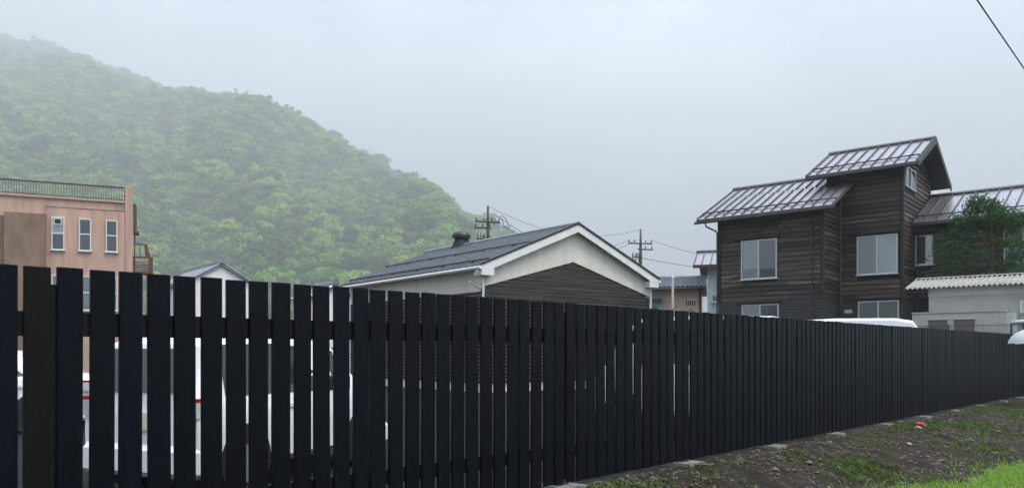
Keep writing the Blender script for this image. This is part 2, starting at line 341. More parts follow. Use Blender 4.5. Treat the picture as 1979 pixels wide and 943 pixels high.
def gable_roof(rt, f, a0, a1, eF, rg, eB, thick, m, seam=None, seam_m='seam', seam_w=.048, seam_h=.06, both=False, cap='seam', guards=(), guard_m='seam', cap_w=.2, deck='darktrim'):
    """roof whose ridge runs along a; eF, rg, eB = (b, z) of front eave, ridge, back eave. f maps (a, b, z)"""
    v = []
    for a in (a0, a1):
        for (b, z) in (eF, rg, eB): v.append(f(a, b, z))
        for (b, z) in (eF, rg, eB): v.append(f(a, b, z - thick))
    F = [(0, 1, 7, 6), (1, 2, 8, 7), (3, 9, 10, 4), (4, 10, 11, 5), (0, 6, 9, 3), (2, 5, 11, 8), (0, 3, 4, 1), (1, 4, 5, 2), (6, 7, 10, 9), (7, 8, 11, 10)]
    rf = mesh('roof', v, F, m, rt)
    if deck:
        v = []
        for a in (a0 + .012, a1 - .012):
            for (b, z) in (eF, rg, eB): v.append(f(a, b, z - thick - .003))
            for (b, z) in (eF, rg, eB): v.append(f(a, b, z - thick - .09))
        mesh('soffit', v, F, deck, rf)
    def up(e, s, t):       # point at fraction t from eave to ridge, lifted s
        return (e[0] + (rg[0] - e[0]) * t, e[1] + (rg[1] - e[1]) * t + s)
    if seam:
        for e in ((eF, eB) if both else (eF,)):
            first = None; k = int((a1 - a0) / seam)
            gap = (a1 - a0) / k
            for i in range(k + 1):
                a = a0 + i * gap; a = min(max(a, a0 + seam_w), a1 - seam_w)
                lo, hi = up(e, 0, -.006), up(e, 0, .97)
                if first is None:
                    first = MB(); vv = []
                    for (bz, s) in ((lo, .002), (hi, .002), (hi, seam_h), (lo, seam_h)): vv.append((bz[0], bz[1] + s))
                    q0 = [f(a - seam_w / 2, b, z) for b, z in vv]; q1 = [f(a + seam_w / 2, b, z) for b, z in vv]
                    n = 4; first.add(q0 + q1, [(0, 1, 2, 3), (7, 6, 5, 4)] + [(j, (j + 1) % n, n + (j + 1) % n, n + j) for j in range(n)])
                    ob = first.build('roof_seam', seam_m, rf); aref = a
                else:
                    d = Vector(f(a, 0, 0)) - Vector(f(aref, 0, 0)); copy(ob, rf, d)
    if cap:
        m2 = MB(); c1, c2 = up(eF, .0, 1 - cap_w / abs(rg[0] - eF[0])), up(eB, .0, 1 - cap_w / abs(rg[0] - eB[0]))
        P = [c1, (c1[0], c1[1] + .09), (rg[0], rg[1] + .10), (c2[0], c2[1] + .09), c2]
        q0 = [f(a0 - .03, b, z) for b, z in P]; q1 = [f(a1 + .03, b, z) for b, z in P]; n = 5
        m2.add(q0 + q1, [tuple(range(n)), tuple(range(2 * n - 1, n - 1, -1))] + [(j, (j + 1) % n, n + (j + 1) % n, n + j) for j in range(n)])
        m2.build('ridge_cap', cap, rf)
    for t, h in guards:
        m2 = MB(); p = up(eF, 0, t)
        m2.box(a0 + .06, a1 - .06, p[0] - .02, p[0] + .02, p[1] + .05, p[1] + .05 + h, f=f)
        k = int((a1 - a0) / .9)
        for i in range(k + 1):
            a = a0 + .1 + (a1 - a0 - .2) * i / k; m2.box(a - .02, a + .02, p[0] - .03, p[0] + .03, p[1] - .01, p[1] + .052, f=f)
        m2.build('snow_guard', guard_m, rf)
    return rf

# ------------------------------------------------------------------ ground
FD = Vector((.6865, .7272)); FN = Vector((.7272, -.6865)); F0 = Vector((-2.733, 4.375)); PITCH = .17
def fp(s, d):                     # fence frame -> world xy (s along the fence, d toward the camera side)
    p = F0 + FD * s + FN * d; return p.x, p.y
ns_ = np.random.default_rng(5)
def sheet(name, poly, z, m):
    return tag(mesh(name, [(x, y, z) for x, y in poly], [tuple(range(len(poly)))], m), kind='structure')
sheet('ground', [fp(-2600, -.02), fp(2600, -.02), fp(2600, -2600), fp(-2600, -2600)], 0.0, 'lot')
sheet('lawn', [fp(-700, -.02), fp(700, -.02), fp(700, 300), fp(-700, 300)], -.26, 'lawn')
# higher terrace the timber house stands on
tv = []
for (x, y, z) in [(8.6, 31.6, 1.0), (16.5, 26.9, 1.0), (60, 10, 1.0), (90, 60, 1.0), (10, 70, 1.0), (8.0, 30.6, -.05), (16.5, 25.6, -.05), (60, 8, -.05), (92, 62, -.05), (9, 72, -.05)]: tv.append((x, y, z))
tag(mesh('terrace_ground', tv, [(0, 1, 2, 3, 4)] + [(i, (i + 1) % 5, 5 + (i + 1) % 5, 5 + i) for i in range(5)], 'lot'), kind='structure')

from mathutils import noise as mnoise
def bank_z(s, d):
    e = min(3.6, max(1.3, 1.8 + .195 * (s - 8.4))) + .28 * mnoise.noise((s * .8, 3, 1)) + .12 * mnoise.noise((s * 3, 7, 1))
    z = .03 - .34 * smooth01(.45, .45 + (e - .45) / .745, d)
    z += .075 * mnoise.noise((s * .75, d * .9, 0)) * smooth01(.1, .7, d)
    z += .035 * mnoise.noise((s * 2.6, d * 2.6, 5)) * smooth01(0, .4, d) + (.038 * mnoise.noise((s * 6, d * 6, 9)) + .024 * mnoise.noise((s * 15, d * 15, 3))) * (.25 + .75 * smooth01(.15, .6, d))
    return z
def bank():
    S = np.concatenate([np.arange(1.5, 16, .045), np.arange(16, 34, .09)]); D = np.arange(-.3, 5.2, .045)
    V = []; nd = len(D)
    for s in S:
        for d in D:
            z = bank_z(s, d)
            if d < -.2: z = -.01
            V.append((*fp(s, d), z))
    F = [(i * nd + j, (i + 1) * nd + j, (i + 1) * nd + j + 1, i * nd + j + 1) for i in range(len(S) - 1) for j in range(nd - 1)]
    o = mesh('soil_bank', V, F, 'soil', smooth=True); tag(o, kind='structure')
bank()
# stone chips (uncountable)
def stones():
    g = np.random.default_rng(11); V = []; F = []
    ico = [(0, 0, 1), (.9, 0, .1), (.2, .85, .0), (-.75, .5, .1), (-.7, -.55, 0), (.25, -.9, .1), (0, 0, -.7)]
    fc = [(0, 1, 2), (0, 2, 3), (0, 3, 4), (0, 4, 5), (0, 5, 1), (6, 2, 1), (6, 3, 2), (6, 4, 3), (6, 5, 4), (6, 1, 5)]
    for i in range(23000):
        s = 2.5 + 20 * g.random() ** 1.5; d = g.uniform(.0, 3.6)
        if mnoise.noise((s * .8, d * 1.1, 20)) < -.25 and g.random() < .8: continue
        z = bank_z(s, d)
        if z < -.26: continue
        r = .006 + .026 * g.random() ** 2.5
        if g.random() < .012: r *= 2.0
        x, y = fp(s, d); k = len(V); a = g.uniform(0, 6.3); ca, sa = math.cos(a), math.sin(a); sx, sy, sz = g.uniform(.7, 1.5), g.uniform(.7, 1.2), g.uniform(.4, .8)
        for p in ico:
            px, py, pz = p[0] * sx * r, p[1] * sy * r, p[2] * sz * r; V.append((x + px * ca - py * sa, y + px * sa + py * ca, z + pz + r * .25))
        F += [tuple(q + k for q in t) for t in fc]
    tag(mesh('gravel', V, F, 'stone', fix=False), 'grey stone chips scattered over the dark soil bank', 'gravel', kind='stuff')
stones()
def blades(name, pts, hmin, hmax, wid, m, lean, seed):
    g = np.random.default_rng(seed); n = len(pts); P = np.array(pts)
    h = g.uniform(hmin, hmax, n) * g.uniform(.6, 1.1, n); a = g.uniform(0, 6.283, n); ln = g.uniform(.15, lean, n) * h
    dx, dy = np.cos(a), np.sin(a); wv = wid * g.uniform(.6, 1.3, n)
    b0 = np.stack([P[:, 0] - dy * wv, P[:, 1] + dx * wv, P[:, 2]], 1); b1 = np.stack([P[:, 0] + dy * wv, P[:, 1] - dx * wv, P[:, 2]], 1)
    m0 = np.stack([P[:, 0] - dy * wv * .8 + dx * ln * .35, P[:, 1] + dx * wv * .8 + dy * ln * .35, P[:, 2] + h * .6], 1)
    m1 = np.stack([P[:, 0] + dy * wv * .8 + dx * ln * .35, P[:, 1] - dx * wv * .8 + dy * ln * .35, P[:, 2] + h * .6], 1)
    tp = np.stack([P[:, 0] + dx * ln, P[:, 1] + dy * ln, P[:, 2] + h * .95], 1)
    V = np.stack([b0, b1, m1, m0, tp], 1).reshape(-1, 3)
    F = []
    for i in range(n):
        k = 5 * i; F += [(k, k + 1, k + 2, k + 3), (k + 3, k + 2, k + 4)]
    me = bpy.data.meshes.new(name); me.from_pydata(V.tolist(), [], F); me.materials.append(M[m])
    return link(bpy.data.objects.new(name, me))
def vegetation():
    g = np.random.default_rng(3); P = []
    while len(P) < 70000:
        s = g.uniform(2.5, 22); d = g.uniform(1.3, 6.2)
        if g.random() > 1.25 - s / 26: continue
        z = bank_z(s, d) if d < 5.15 else -9
        if z > -.29 and g.random() > .10 * smooth01(-.12, -.27, z): continue
        P.append((*fp(s, d), max(z, -.26) - .005))
    tag(blades('grass', P, .035, .105, .0055, 'grass', 1.1, 4), 'bright green grass at the foot of the soil bank', 'grass', kind='stuff')
    P = []
    cl = []
    for i in range(260):
        s = 3.5 + 19 * g.random(); d = g.uniform(.25, 3.0)
        if mnoise.noise((s * .5, d * .8, 40)) > -.05: cl.append((s, d, g.uniform(.15, .5)))
    cl += [(6.3, .75, .16), (8.3, .75, .30), (8.7, .55, .26), (9.4, 1.1, .26), (9.2, 1.25, .2), (5.3, .25, .07), (6.5, 1.4, .12), (13.2, 1.2, .3), (11.0, 1.0, .3), (15.5, 1.4, .35)]
    for (s, d, r) in cl:
        for k in range(int(650 * r)):
            a = g.uniform(0, 6.3); q = r * g.random() ** .8; ss, dd = s + q * math.cos(a) * 1.5, d + q * math.sin(a)
            P.append((*fp(ss, dd), bank_z(ss, dd) - .004))
    tag(blades('weeds', P, .012, .055, .009, 'weed', 2.0, 8), 'small weeds sprouting in patches on the soil bank', 'weeds', kind='stuff')
vegetation()

# ------------------------------------------------------------------ hill and forest
RIDGE = [(-700, 10), (-350, 35), (0, 78), (100, 98), (230, 148), (330, 184), (480, 198), (560, 228), (650, 284), (720, 320), (800, 366), (860, 404), (940, 446), (1000, 486), (1080, 545), (1160, 610), (1230, 660)]
def ridge_y(px):
    for (x0, y0), (x1, y1) in zip(RIDGE, RIDGE[1:]):
        if x0 <= px <= x1:
            return y0 + (y1 - y0) * (px - x0) / (x1 - x0)
def hill_point(px, t):
    """bearing column px, t 0 at the foot .. 1 at the ridge, >1 behind it"""
    Zb = 440.0 + 40 * mnoise.noise((px * .004, 0, 4)); Zr = 1950 - 1.05 * min(max(px, -300), 1230)
    Zr = max(Zr, 660)
    tree = 15.5
    zr = max(.3, EYE + (678 - ridge_y(px)) / 1520 * Zr - tree)
    if t <= 1:
        Z = Zb + (Zr - Zb) * t; z = zr * (t ** .92)
        und = mnoise.noise((px * .0042, t * 2.2, 1)) * 70 + mnoise.noise((px * .011, t * 5, 8)) * 24
        z += und * t * (1 - t) * 3.0 * min(1, zr / 220)
        Z += mnoise.noise((px * .006, t * 2, 12)) * 70 * t * (1 - t) * 3
    else:
        Z = Zr + (t - 1) * 500; z = zr * (1 - (t - 1) * .9)
    return ((px - 989.5) / 1520 * Z, Z, max(z, -.3))
def hill():
    XS = list(range(-700, 1231, 24)); TS = [i / 26 for i in range(27)] + [1.15, 1.4, 1.9]
    V = [hill_point(x, t) for x in XS for t in TS]; n = len(TS)
    F = [(i * n + j, (i + 1) * n + j, (i + 1) * n + j + 1, i * n + j + 1) for i in range(len(XS) - 1) for j in range(n - 1)]
    tag(mesh('hill', V, F, 'hill', smooth=True), kind='structure')
hill()
def crown_cloud(seed, kind):
    g = np.random.default_rng(seed); C = []; Nn = []
    H = g.uniform(7.0, 9.5); Rr = g.uniform(3.0, 4.0)
    nc = 14
    for i in range(nc):
        if kind == 'cone':
            hz = g.uniform(.1, 1.0); rr = Rr * .62 * (1.08 - hz); a = g.uniform(0, 6.283); c = np.array([math.cos(a) * rr * .7, math.sin(a) * rr * .7, hz * H * 1.25]); rad = (.55 + .9 * (1 - hz)) * g.uniform(.8, 1.1)
        else:
            a = g.uniform(0, 6.283); e = g.uniform(-.8, 1.0); q = math.sqrt(max(0, 1 - max(e, 0) ** 2)) * g.uniform(.45, .8); c = np.array([math.cos(a) * Rr * q, math.sin(a) * Rr * q, H * (.56 + .34 * e)]); rad = g.uniform(1.1, 1.95)
        m = 62
        d = g.normal(size=(m, 3)); d /= np.linalg.norm(d, axis=1, keepdims=True); d[:, 2] = np.abs(d[:, 2]) * .9 - .25 * (g.random(m) < .5)
        C.append(c + d * rad * g.uniform(.7, 1.12, (m, 1)) * np.array([1, 1, .72])); Nn.append(d + g.normal(size=(m, 3)) * .22 + np.array([0, 0, .15]))
    C = np.concatenate(C); Nn = np.concatenate(Nn)
    return quads('crown', C, Nn, g.uniform(.22, .52, len(C)), .75, 'forest', rng=g, obj=False)
CROWNS = [crown_cloud(100 + i, 'cone' if i == 5 else 'round') for i in range(7)]
def trunk_mesh():
    b = MB(); b.tube([(0, 0, -1), (.05, 0, 2), (-.05, .05, 5), (0, 0, 6.6)], [.22, .19, .13, .05], 7)
    for a in range(5):
        c, s = math.cos(a * 1.3), math.sin(a * 1.3); b.tube([(0, 0, 2.6 + .5 * a), (c * 1.0, s * 1.0, 3.8 + .5 * a), (c * 1.7, s * 1.7, 4.9 + .45 * a)], [.09, .06, .02], 5)
    return b
def forest():
    # scattered crowns as one uncountable mass, instanced on points
    src = bpy.data.collections.new('forest_crowns')
    for i, me in enumerate(CROWNS):
        src.objects.link(bpy.data.objects.new('crown', me))
    g = np.random.default_rng(21); P = []; S = []; A = []; K = []
    def put(p, s):
        P.append((p[0], p[1], p[2] - 1.6 * s)); S.append(s); A.append(g.uniform(0, 6.283)); K.append(int(g.integers(0, len(CROWNS))))
    n = 0
    cells = {}; edge = []
    tries = 0
    while n < 12000 and tries < 60000:
        tries += 1
        px = g.uniform(-690, 1225); t = g.random() ** .75 * .985 + .015
        x, y, z = hill_point(px, t)
        if z < .5 and px > 1150: continue
        q = (int(x // 12.5), int(y // 14.0))
        if q in cells: continue
        cells[q] = 1
        yy = 678 - (z + 9 - EYE) / y * 1520
        if t < .30 and 255 < px < 760 and yy < 540 + (px - 255) * .03 and len(edge) < 70 and g.random() < .55: edge.append((x, y, z - 3.0)); n += 1; continue
        put((x, y, z), g.uniform(2.0, 4.6)); n += 1
    for px in np.arange(-690, 1150, 4.5):
        for t in (1.0, .99, .98):
            if g.random() < .62: x, y, z = hill_point(px + g.uniform(-4, 4), min(1.0, t + g.uniform(-.006, .006))); put((x, y, z), g.choice((1.7, 2.3, 2.8, 3.6, 4.8)) * g.uniform(.85, 1.1))
    # far wood across the valley
    for i in range(520):
        px = g.uniform(1180, 1500); Z = g.uniform(1650, 1850); hgt = 178 + 16 * mnoise.noise((px * .02, 1, 1)) - abs(px - 1340) * .27
        fr = g.random(); put(((px - 989.5) / 1520 * Z, Z, max(0, hgt * fr * (Z / 1850) ** 2)), g.uniform(2.0, 3.2))
    me = bpy.data.meshes.new('forest'); me.from_pydata(P, [], [])
    for nm, ty, dat in (('sc', 'FLOAT', S), ('rz', 'FLOAT', A), ('pick', 'INT', K)):
        at = me.attributes.new(nm, ty, 'POINT'); at.data.foreach_set('value', dat)
    o = link(bpy.data.objects.new('forest', me)); tag(o, 'misty broadleaf wood covering the steep hillside', 'forest', kind='stuff')
    ng = bpy.data.node_groups.new('scatter_crowns', 'GeometryNodeTree')
    ng.interface.new_socket('Geometry', in_out='INPUT', socket_type='NodeSocketGeometry'); ng.interface.new_socket('Geometry', in_out='OUTPUT', socket_type='NodeSocketGeometry')
    gi = N(ng, 'NodeGroupInput'); go = N(ng, 'NodeGroupOutput'); ip = N(ng, 'GeometryNodeInstanceOnPoints'); ci = N(ng, 'GeometryNodeCollectionInfo')
    ci.inputs['Collection'].default_value = src; ci.inputs['Separate Children'].default_value = True; ci.inputs['Reset Children'].default_value = True
    ip.inputs['Pick Instance'].default_value = True
    def attr(nm, ty):
        a = N(ng, 'GeometryNodeInputNamedAttribute', data_type=ty); a.inputs['Name'].default_value = nm; return a.outputs[0]
    cx = N(ng, 'ShaderNodeCombineXYZ')
    l = ng.links.new
    l(attr('rz', 'FLOAT'), cx.inputs[2]); l(gi.outputs[0], ip.inputs['Points']); l(ci.outputs[0], ip.inputs['Instance']); l(attr('pick', 'INT'), ip.inputs['Instance Index'])
    l(cx.outputs[0], ip.inputs['Rotation']); l(attr('sc', 'FLOAT'), ip.inputs['Scale']); l(ip.outputs[0], go.inputs[0])
    md = o.modifiers.new('scatter', 'NODES'); md.node_group = ng
    # the trees along the wood's lower edge, one by one
    tb = None
    for p in edge:
        r = bpy.data.objects.new('hillside_tree', None); r.location = p; r.rotation_euler = (0, 0, g.uniform(0, 6.28)); k = g.uniform(2.4, 4.2); r.scale = (k, k, k * g.uniform(.9, 1.1)); link(r)
        tag(r, 'broadleaf tree standing low on the misty wooded hillside', 'tree', 'trees low on the hillside')
        if tb is None: tb = trunk_mesh().build('trunk', 'bark', r)
        else: copy(tb, r)
        link(bpy.data.objects.new('crown', CROWNS[int(g.integers(0, 7))]), r)
forest()

# ------------------------------------------------------------------ black board fence
def fence():
    top, bot = EYE + .481, EYE - 1.312
    ang = math.atan2(FD.y, FD.x)
    rt = root('board_fence', (F0.x, F0.y, 0), ang, 'long black fence of upright boards running along the dark soil bank', 'fence')
    # local x runs along the fence, local -y is the camera side
    vars_ = []
    for k in range(6):
        wd, th = .136, .026; b = .004
        v = []; hh = top - bot
        for z, i in ((0, b), (b, 0), (hh - b, 0), (hh, b)):
            v += [(-wd / 2 + b + i * .5, i * .5, z), (wd / 2 - b - i * .5, i * .5, z), (wd / 2 - i * .5, b + i * .3, z), (wd / 2 - i * .5, th, z), (-wd / 2 + i * .5, th, z), (-wd / 2 + i * .5, b + i * .3, z)]
        F = [tuple(range(5, -1, -1)), tuple(range(18, 24))] + [(r * 6 + j, r * 6 + (j + 1) % 6, r * 6 + 6 + (j + 1) % 6, r * 6 + 6 + j) for r in range(3) for j in range(6)]
        for nx in (-.042, .042):                    # screw heads at the rails
            for nz in (EYE + .155 - bot, EYE - 1.0 - bot):
                q = len(v); r_ = .006; v += [(nx + r_ * math.cos(a * 1.0472), 0, nz + r_ * math.sin(a * 1.0472)) for a in range(6)] + [(nx + r_ * .7 * math.cos(a * 1.0472), -.0025, nz + r_ * .7 * math.sin(a * 1.0472)) for a in range(6)]
                F += [tuple(range(q + 6, q + 12))] + [(q + a, q + (a + 1) % 6, q + 6 + (a + 1) % 6, q + 6 + a) for a in range(6)]
        me = bpy.data.meshes.new('board'); me.from_pydata(v, [], F); me.materials.append(M['fence']); vars_.append(me)
    for n in range(-7, 172):
        o = link(bpy.data.objects.new('board', vars_[n % 6]), rt)
        o.location = ((n + .5) * PITCH + rnd.uniform(-.006, .006), rnd.uniform(-.003, .003), bot + rnd.uniform(-.006, .004))
        o.rotation_euler = (rnd.uniform(-.002, .002), rnd.uniform(-.0035, .0035), rnd.uniform(-.018, .018))
        o.scale = (rnd.uniform(.965, 1.03), 1, 1)
        if n == 0: o.data = o.data.copy(); o.data.materials[0] = M['fence_brown']; o['label'] = 'board stained a browner black than its neighbours'
    posts = [1 + 13.5 * k for k in range(-1, 13)]
    for k, n in enumerate(posts):
        x = n * PITCH
        box('post', 'fence_back', rt, x - .05, x + .05, .030, .130, .066, top - .10)
        box('footing', 'footing', rt, x - .17, x + .16, -.13 - .02 * (k % 3), .26, -.06, .066)
        box('post_shoe', 'iron', rt, x - .062, x + .062, .012, .146, .067, .12)
        if k + 1 < len(posts):
            x1 = posts[k + 1] * PITCH
            for z0, z1 in ((EYE + .085, EYE + .225), (EYE - 1.06, EYE - .94)):
                box('rail', 'fence_back', rt, x + .052, x1 - .052, .031, .08, z0, z1)
fence()

# ------------------------------------------------------------------ dark timber house
def timber_house():
    ang = math.atan2(-.637, .771)
    h = root('timber_house', (9.4855, 36.0, 0), ang, 'tall dark timber house with stepped wet metal roofs and a narrow tower', 'house')
    G = 1.0
    # wall cores (behind the boards)
    box('wall', 'darkwall', h, 0, 4.65, 0, 7.0, 3.64, 7.45)
    box('base_wall', 'darkbrick', h, -.03, 4.68, -.03, 7.0, G, 3.64)
    box('wall', 'darkwall', h, 4.1, 7.233, 2.13, 7.2, 3.64, 9.30)
    box('base_wall', 'darkbrick', h, 4.684, 7.26, 2.10, 7.2, G, 3.636)
    MB().prism([(4.1, 2.13, 9.305), (4.1, 7.2, 9.305), (4.1, 4.67, 10.60)], (3.13, 0, 0)).build('gable_wall', 'darkwall', h)
    box('wall', 'darkwall', h, 7.24, 17.0, 4.13, 10.0, G, 7.15)
    # siding
    siding(h, 'front', 0, .10, 4.55, 3.64, 7.40, .205, 'siding', holes=[(1.07, 2.73, 4.54, 6.34)])
    siding(h, 'side', 4.65, .10, 2.10, 3.64, 7.6, .205, 'siding')
    siding(h, 'front', 2.13, 4.70, 7.13, 3.64, 9.2, .205, 'siding', holes=[(5.40, 7.07, 4.64, 6.38)])
    siding(h, 'side', 7.233, 2.23, 7.2, 3.64, 10.5, .205, 'siding', holes=[(2.1, 3.95, 8.30, 9.24)],
           rake=lambda z: (2.13, 7.2) if z < 9.3 else (2.13 + (z - 9.3) * 1.95, 7.2 - (z - 9.3) * 1.95))
    siding(h, 'front', 4.13, 7.28, 13.5, 3.7, 7.1, .205, 'siding', holes=[(7.24, 8.0, 5.1, 6.47)])
    siding(h, 'lside', 0, .1, 6.9, 3.64, 7.4, .205, 'siding')
    for x, y, z1 in ((0, 0, 7.35), (4.65, 0, 7.35)):
        box('corner_post', 'darktrim', h, x - .055, x + .055, y - .055, y + .055, 3.60, z1)
    box('corner_post', 'darktrim', h, 7.178, 7.288, 2.075, 2.185, 3.60, 9.2)
    # windows
    f0, f1, f2 = front(0), front(2.13), front(4.13)
    window(h, f0, 1.09, 2.71, 4.58, 6.30, ('curtain', 'dimblind'), hood=True)
    window(h, f0, 1.12, 2.79, 2.15, 3.45, ('frosted', 'dimblind'), hood=True)
    window(h, f1, 5.42, 7.05, 4.68, 6.34, ('blind', 'frosted'), hood=True)
    window(h, f1, 5.47, 7.10, 2.15, 3.54, ('interior', 'interior'), hood=True)
    window(h, f2, 7.29, 7.98, 5.15, 6.43, ('interior', 'frosted'), mid=.62)
    window(h, side(7.233), 2.20, 3.92, 8.33, 9.20, ('frosted', 'frosted'), sill=False)
    window(h, f2, 10.6, 12.0, 5.0, 6.4, ('blind', 'frosted'))
    # roofs
    idn = lambda a, b, c: (a, b, c)
    gable_roof(h, idn, -.80, 5.31, (-.7, 7.39), (2.08, 8.74), (2.12, 8.72), .03, 'wetmetal', seam=.43, guards=((.2, .05),), cap=None)
    gable_roof(h, idn, -.80, 4.09, (2.10, 8.755), (3.5, 9.43), (7.7, 7.39), .03, 'wetmetal', seam=.43, cap='seam')
    gable_roof(h, idn, 3.47, 7.95, (1.43, 9.15), (4.67, 10.74), (7.9, 9.15), .03, 'wetmetal', seam=.44, guards=((.2, .05),))
    gable_roof(h, idn, 7.30, 17.5, (3.43, 6.96), (7.13, 8.62), (10.9, 6.9), .03, 'wetmetal', seam=.46, guards=((.14, .05),))
    for x in (3.47, 7.95):   # barge boards on the tower
        m = MB(); s = -.05 if x < 5 else .002
        m.prism([(x + s, 1.40, 9.17), (x + s, 4.67, 10.775), (x + s, 4.67, 10.50), (x + s, 1.40, 8.90)], (.048, 0, 0)).prism([(x + s, 7.93, 9.17), (x + s, 4.67, 10.775), (x + s, 4.67, 10.50), (x + s, 7.93, 8.90)], (.048, 0, 0)).build('barge_board', 'darktrim', h)
    # gutters and downpipes
    for (x0, x1, y, z) in ((-.85, 5.36, -.76, 7.22), (3.45, 7.98, 1.37, 8.98), (7.30, 17.4, 3.37, 6.80)):
        MB().tube([(x0, y, z), (x1, y, z + .02)], .06, 8).build('gutter', 'darktrim', h)
    MB().tube([(-.35, -.74, 7.2), (-.30, -.70, 7.02), (-.08, -.2, 6.86), (-.05, -.11, 6.75), (-.05, -.11, 1.1)], .038, 8).build('downpipe', 'iron', h)
    MB().tube([(4.22, -.10, 7.2), (4.22, -.10, 1.1)], .042, 8).build('downpipe', 'darktrim', h)
    MB().tube([(7.38, 3.3, 6.8), (7.38, 4.02, 6.5), (7.38, 4.02, 1.1)], .04, 8).build('downpipe', 'darktrim', h)
    MB().tube([(4.74, 2.04, 9.0), (4.74, 2.04, 3.4)], .035, 8).build('downpipe', 'rust', h)
    box('wall_plate', 'stucco', h, 4.9, 5.2, 2.06, 2.10, 3.05, 3.2)
timber_house()

# ------------------------------------------------------------------ warehouse with the white gable
def warehouse():
    A = (-1.0178, 26.0); ang = math.atan2(.6162, .7876); Lg = 8.69; Ln = 10.4; mid = Lg / 2
    h = root('warehouse', (A[0], A[1], 0), ang, 'low warehouse with slate-blue ribbed roof and cream gable over dark siding', 'building')
    o = .30                                     # eave and gable overhang
    ez, pz = 4.26, 6.02
    x0, x1 = o, Lg - o
    box('wall', 'stucco', h, x0, x1, o, Ln - o, 0, 4.15)
    zr = lambda x: ez + (pz - ez) * (1 - abs(x - mid) / mid)
    MB().prism([(x0, o, 4.155), (x1, o, 4.155), (x1, o, zr(x1) - .14), (mid, o, pz - .14), (x0, o, zr(x0) - .14)], (0, Ln - 2 * o, 0)).build('gable_wall', 'stucco', h)
    sl = (4.70 - 3.58) / mid
    siding(h, 'front', o, x0 + .07, x1 - .07, .3, 4.68, .13, 'siding_w', rake=lambda z: (x0, x1) if z < 3.62 else (mid - (4.95 - z) / sl, mid + (4.95 - z) / sl), seg=(1.8, 3.4), thick=.026)
    siding(h, 'lside', x0, o + .07, Ln - o, .3, 3.42, .13, 'siding_w', seg=(1.8, 3.4), thick=.026)
    # flashing between stucco and boards
    zl = lambda x: 4.66 - (4.66 - 3.575) * abs(x - mid) / (mid - x0)
    MB().prism([(x0 - .06, o - .06, zl(x0 - .06)), (mid, o - .06, 4.66), (mid, o - .06, pz - .16), (x0 - .06, o - .06, zr(x0 - .06) - .16)], (0, .059, 0)).build('gable_band', 'stucco', h)
    MB().prism([(mid, o - .06, 4.66), (x1 + .06, o - .06, zl(x1 + .06)), (x1 + .06, o - .06, zr(x1 + .06) - .16), (mid, o - .06, pz - .16)], (0, .059, 0)).build('gable_band', 'stucco', h)
    box('corner_post', 'darktrim', h, x0 - .05, x0 + .065, o - .05, o + .065, 0, 3.5)
    box('corner_post', 'darktrim', h, x1 - .065, x1 + .05, o - .05, o + .065, 0, 3.5)
    rf = gable_roof(h, lambda a, b, c: (b, a, c), 0, Ln, (0, ez), (mid, pz), (Lg, ez), .03, 'wroof', seam=.36, seam_m='wrib', seam_w=.055, seam_h=.025, cap='wrib', cap_w=.14, guards=((.09, .05), (.5, .035)), guard_m='seam')
    for sx in (-1, 1):
        e = mid + sx * mid
        MB().prism([(mid, -.03, pz - .025), (e, -.03, ez - .025), (e, -.03, ez - .29), (mid, -.03, pz - .29)], (0, .028, 0)).build('barge_board', 'whitetrim', h)
        MB().prism([(mid, -.06, pz + .07), (e + sx * .04, -.06, ez + .05), (e + sx * .04, -.06, ez - .03), (mid, -.06, pz - .01)], (0, .09, 0)).build('verge_trim', 'seam', h)
        MB().box(e - sx * .52 if sx > 0 else e, e if sx > 0 else e + .52, -.025, o + .1, ez - .34, ez - .11).build('eave_return', 'whitetrim', h)
        xx = -.06 if sx < 0 else Lg + .06
        MB().tube([(xx, -.05, ez - .10), (xx, Ln, ez - .13)], .06, 8).build('gutter', 'whitetrim', h)
        xp = x0 - .06 if sx < 0 else x1 + .10
        MB().tube([(xx, .12, ez - .12), (xx, .12, ez - .26), (xp, .22, ez - .42), (xp, .22, .02)], .042, 8).build('downpipe', 'whitetrim', h)
    box('soffit', 'whitetrim', h, .02, x0 - .002, .36, Ln - .02, ez - .155, ez - .125)
    # roof ventilator
    y = 7.5; z = pz
    v = MB(); b0 = [(mid - .34, y - .34, z - .16), (mid + .34, y - .34, z - .16), (mid + .34, y + .34, z - .16), (mid - .34, y + .34, z - .16)]; b1 = [(mid - .2, y - .2, z + .34), (mid + .2, y - .2, z + .34), (mid + .2, y + .2, z + .34), (mid - .2, y + .2, z + .34)]
    v.add(b0 + b1, BF); vt = v.build('roof_ventilator', 'wroof', h)
    hd = MB(); rings = [(.30, .30), (.44, .33), (.46, .45), (.40, .56), (.25, .62)]
    V = []
    for r, dz in rings: V += [(mid + r * .95 * math.cos(k * math.pi / 6), y + r * .8 * math.sin(k * math.pi / 6), z + dz) for k in range(12)]
    hd.add(V, [(i * 12 + k, i * 12 + (k + 1) % 12, i * 12 + 12 + (k + 1) % 12, i * 12 + 12 + k) for i in range(4) for k in range(12)] + [tuple(range(11, -1, -1)), tuple(range(48, 60))]); hd.build('ventilator_hood', 'seam', vt)
    MB().tube([(x0 - .02, .5, 3.5), (x0 - .45, .45, 3.72)], .03, 6).build('lamp_arm', 'whitetrim', h)
warehouse()

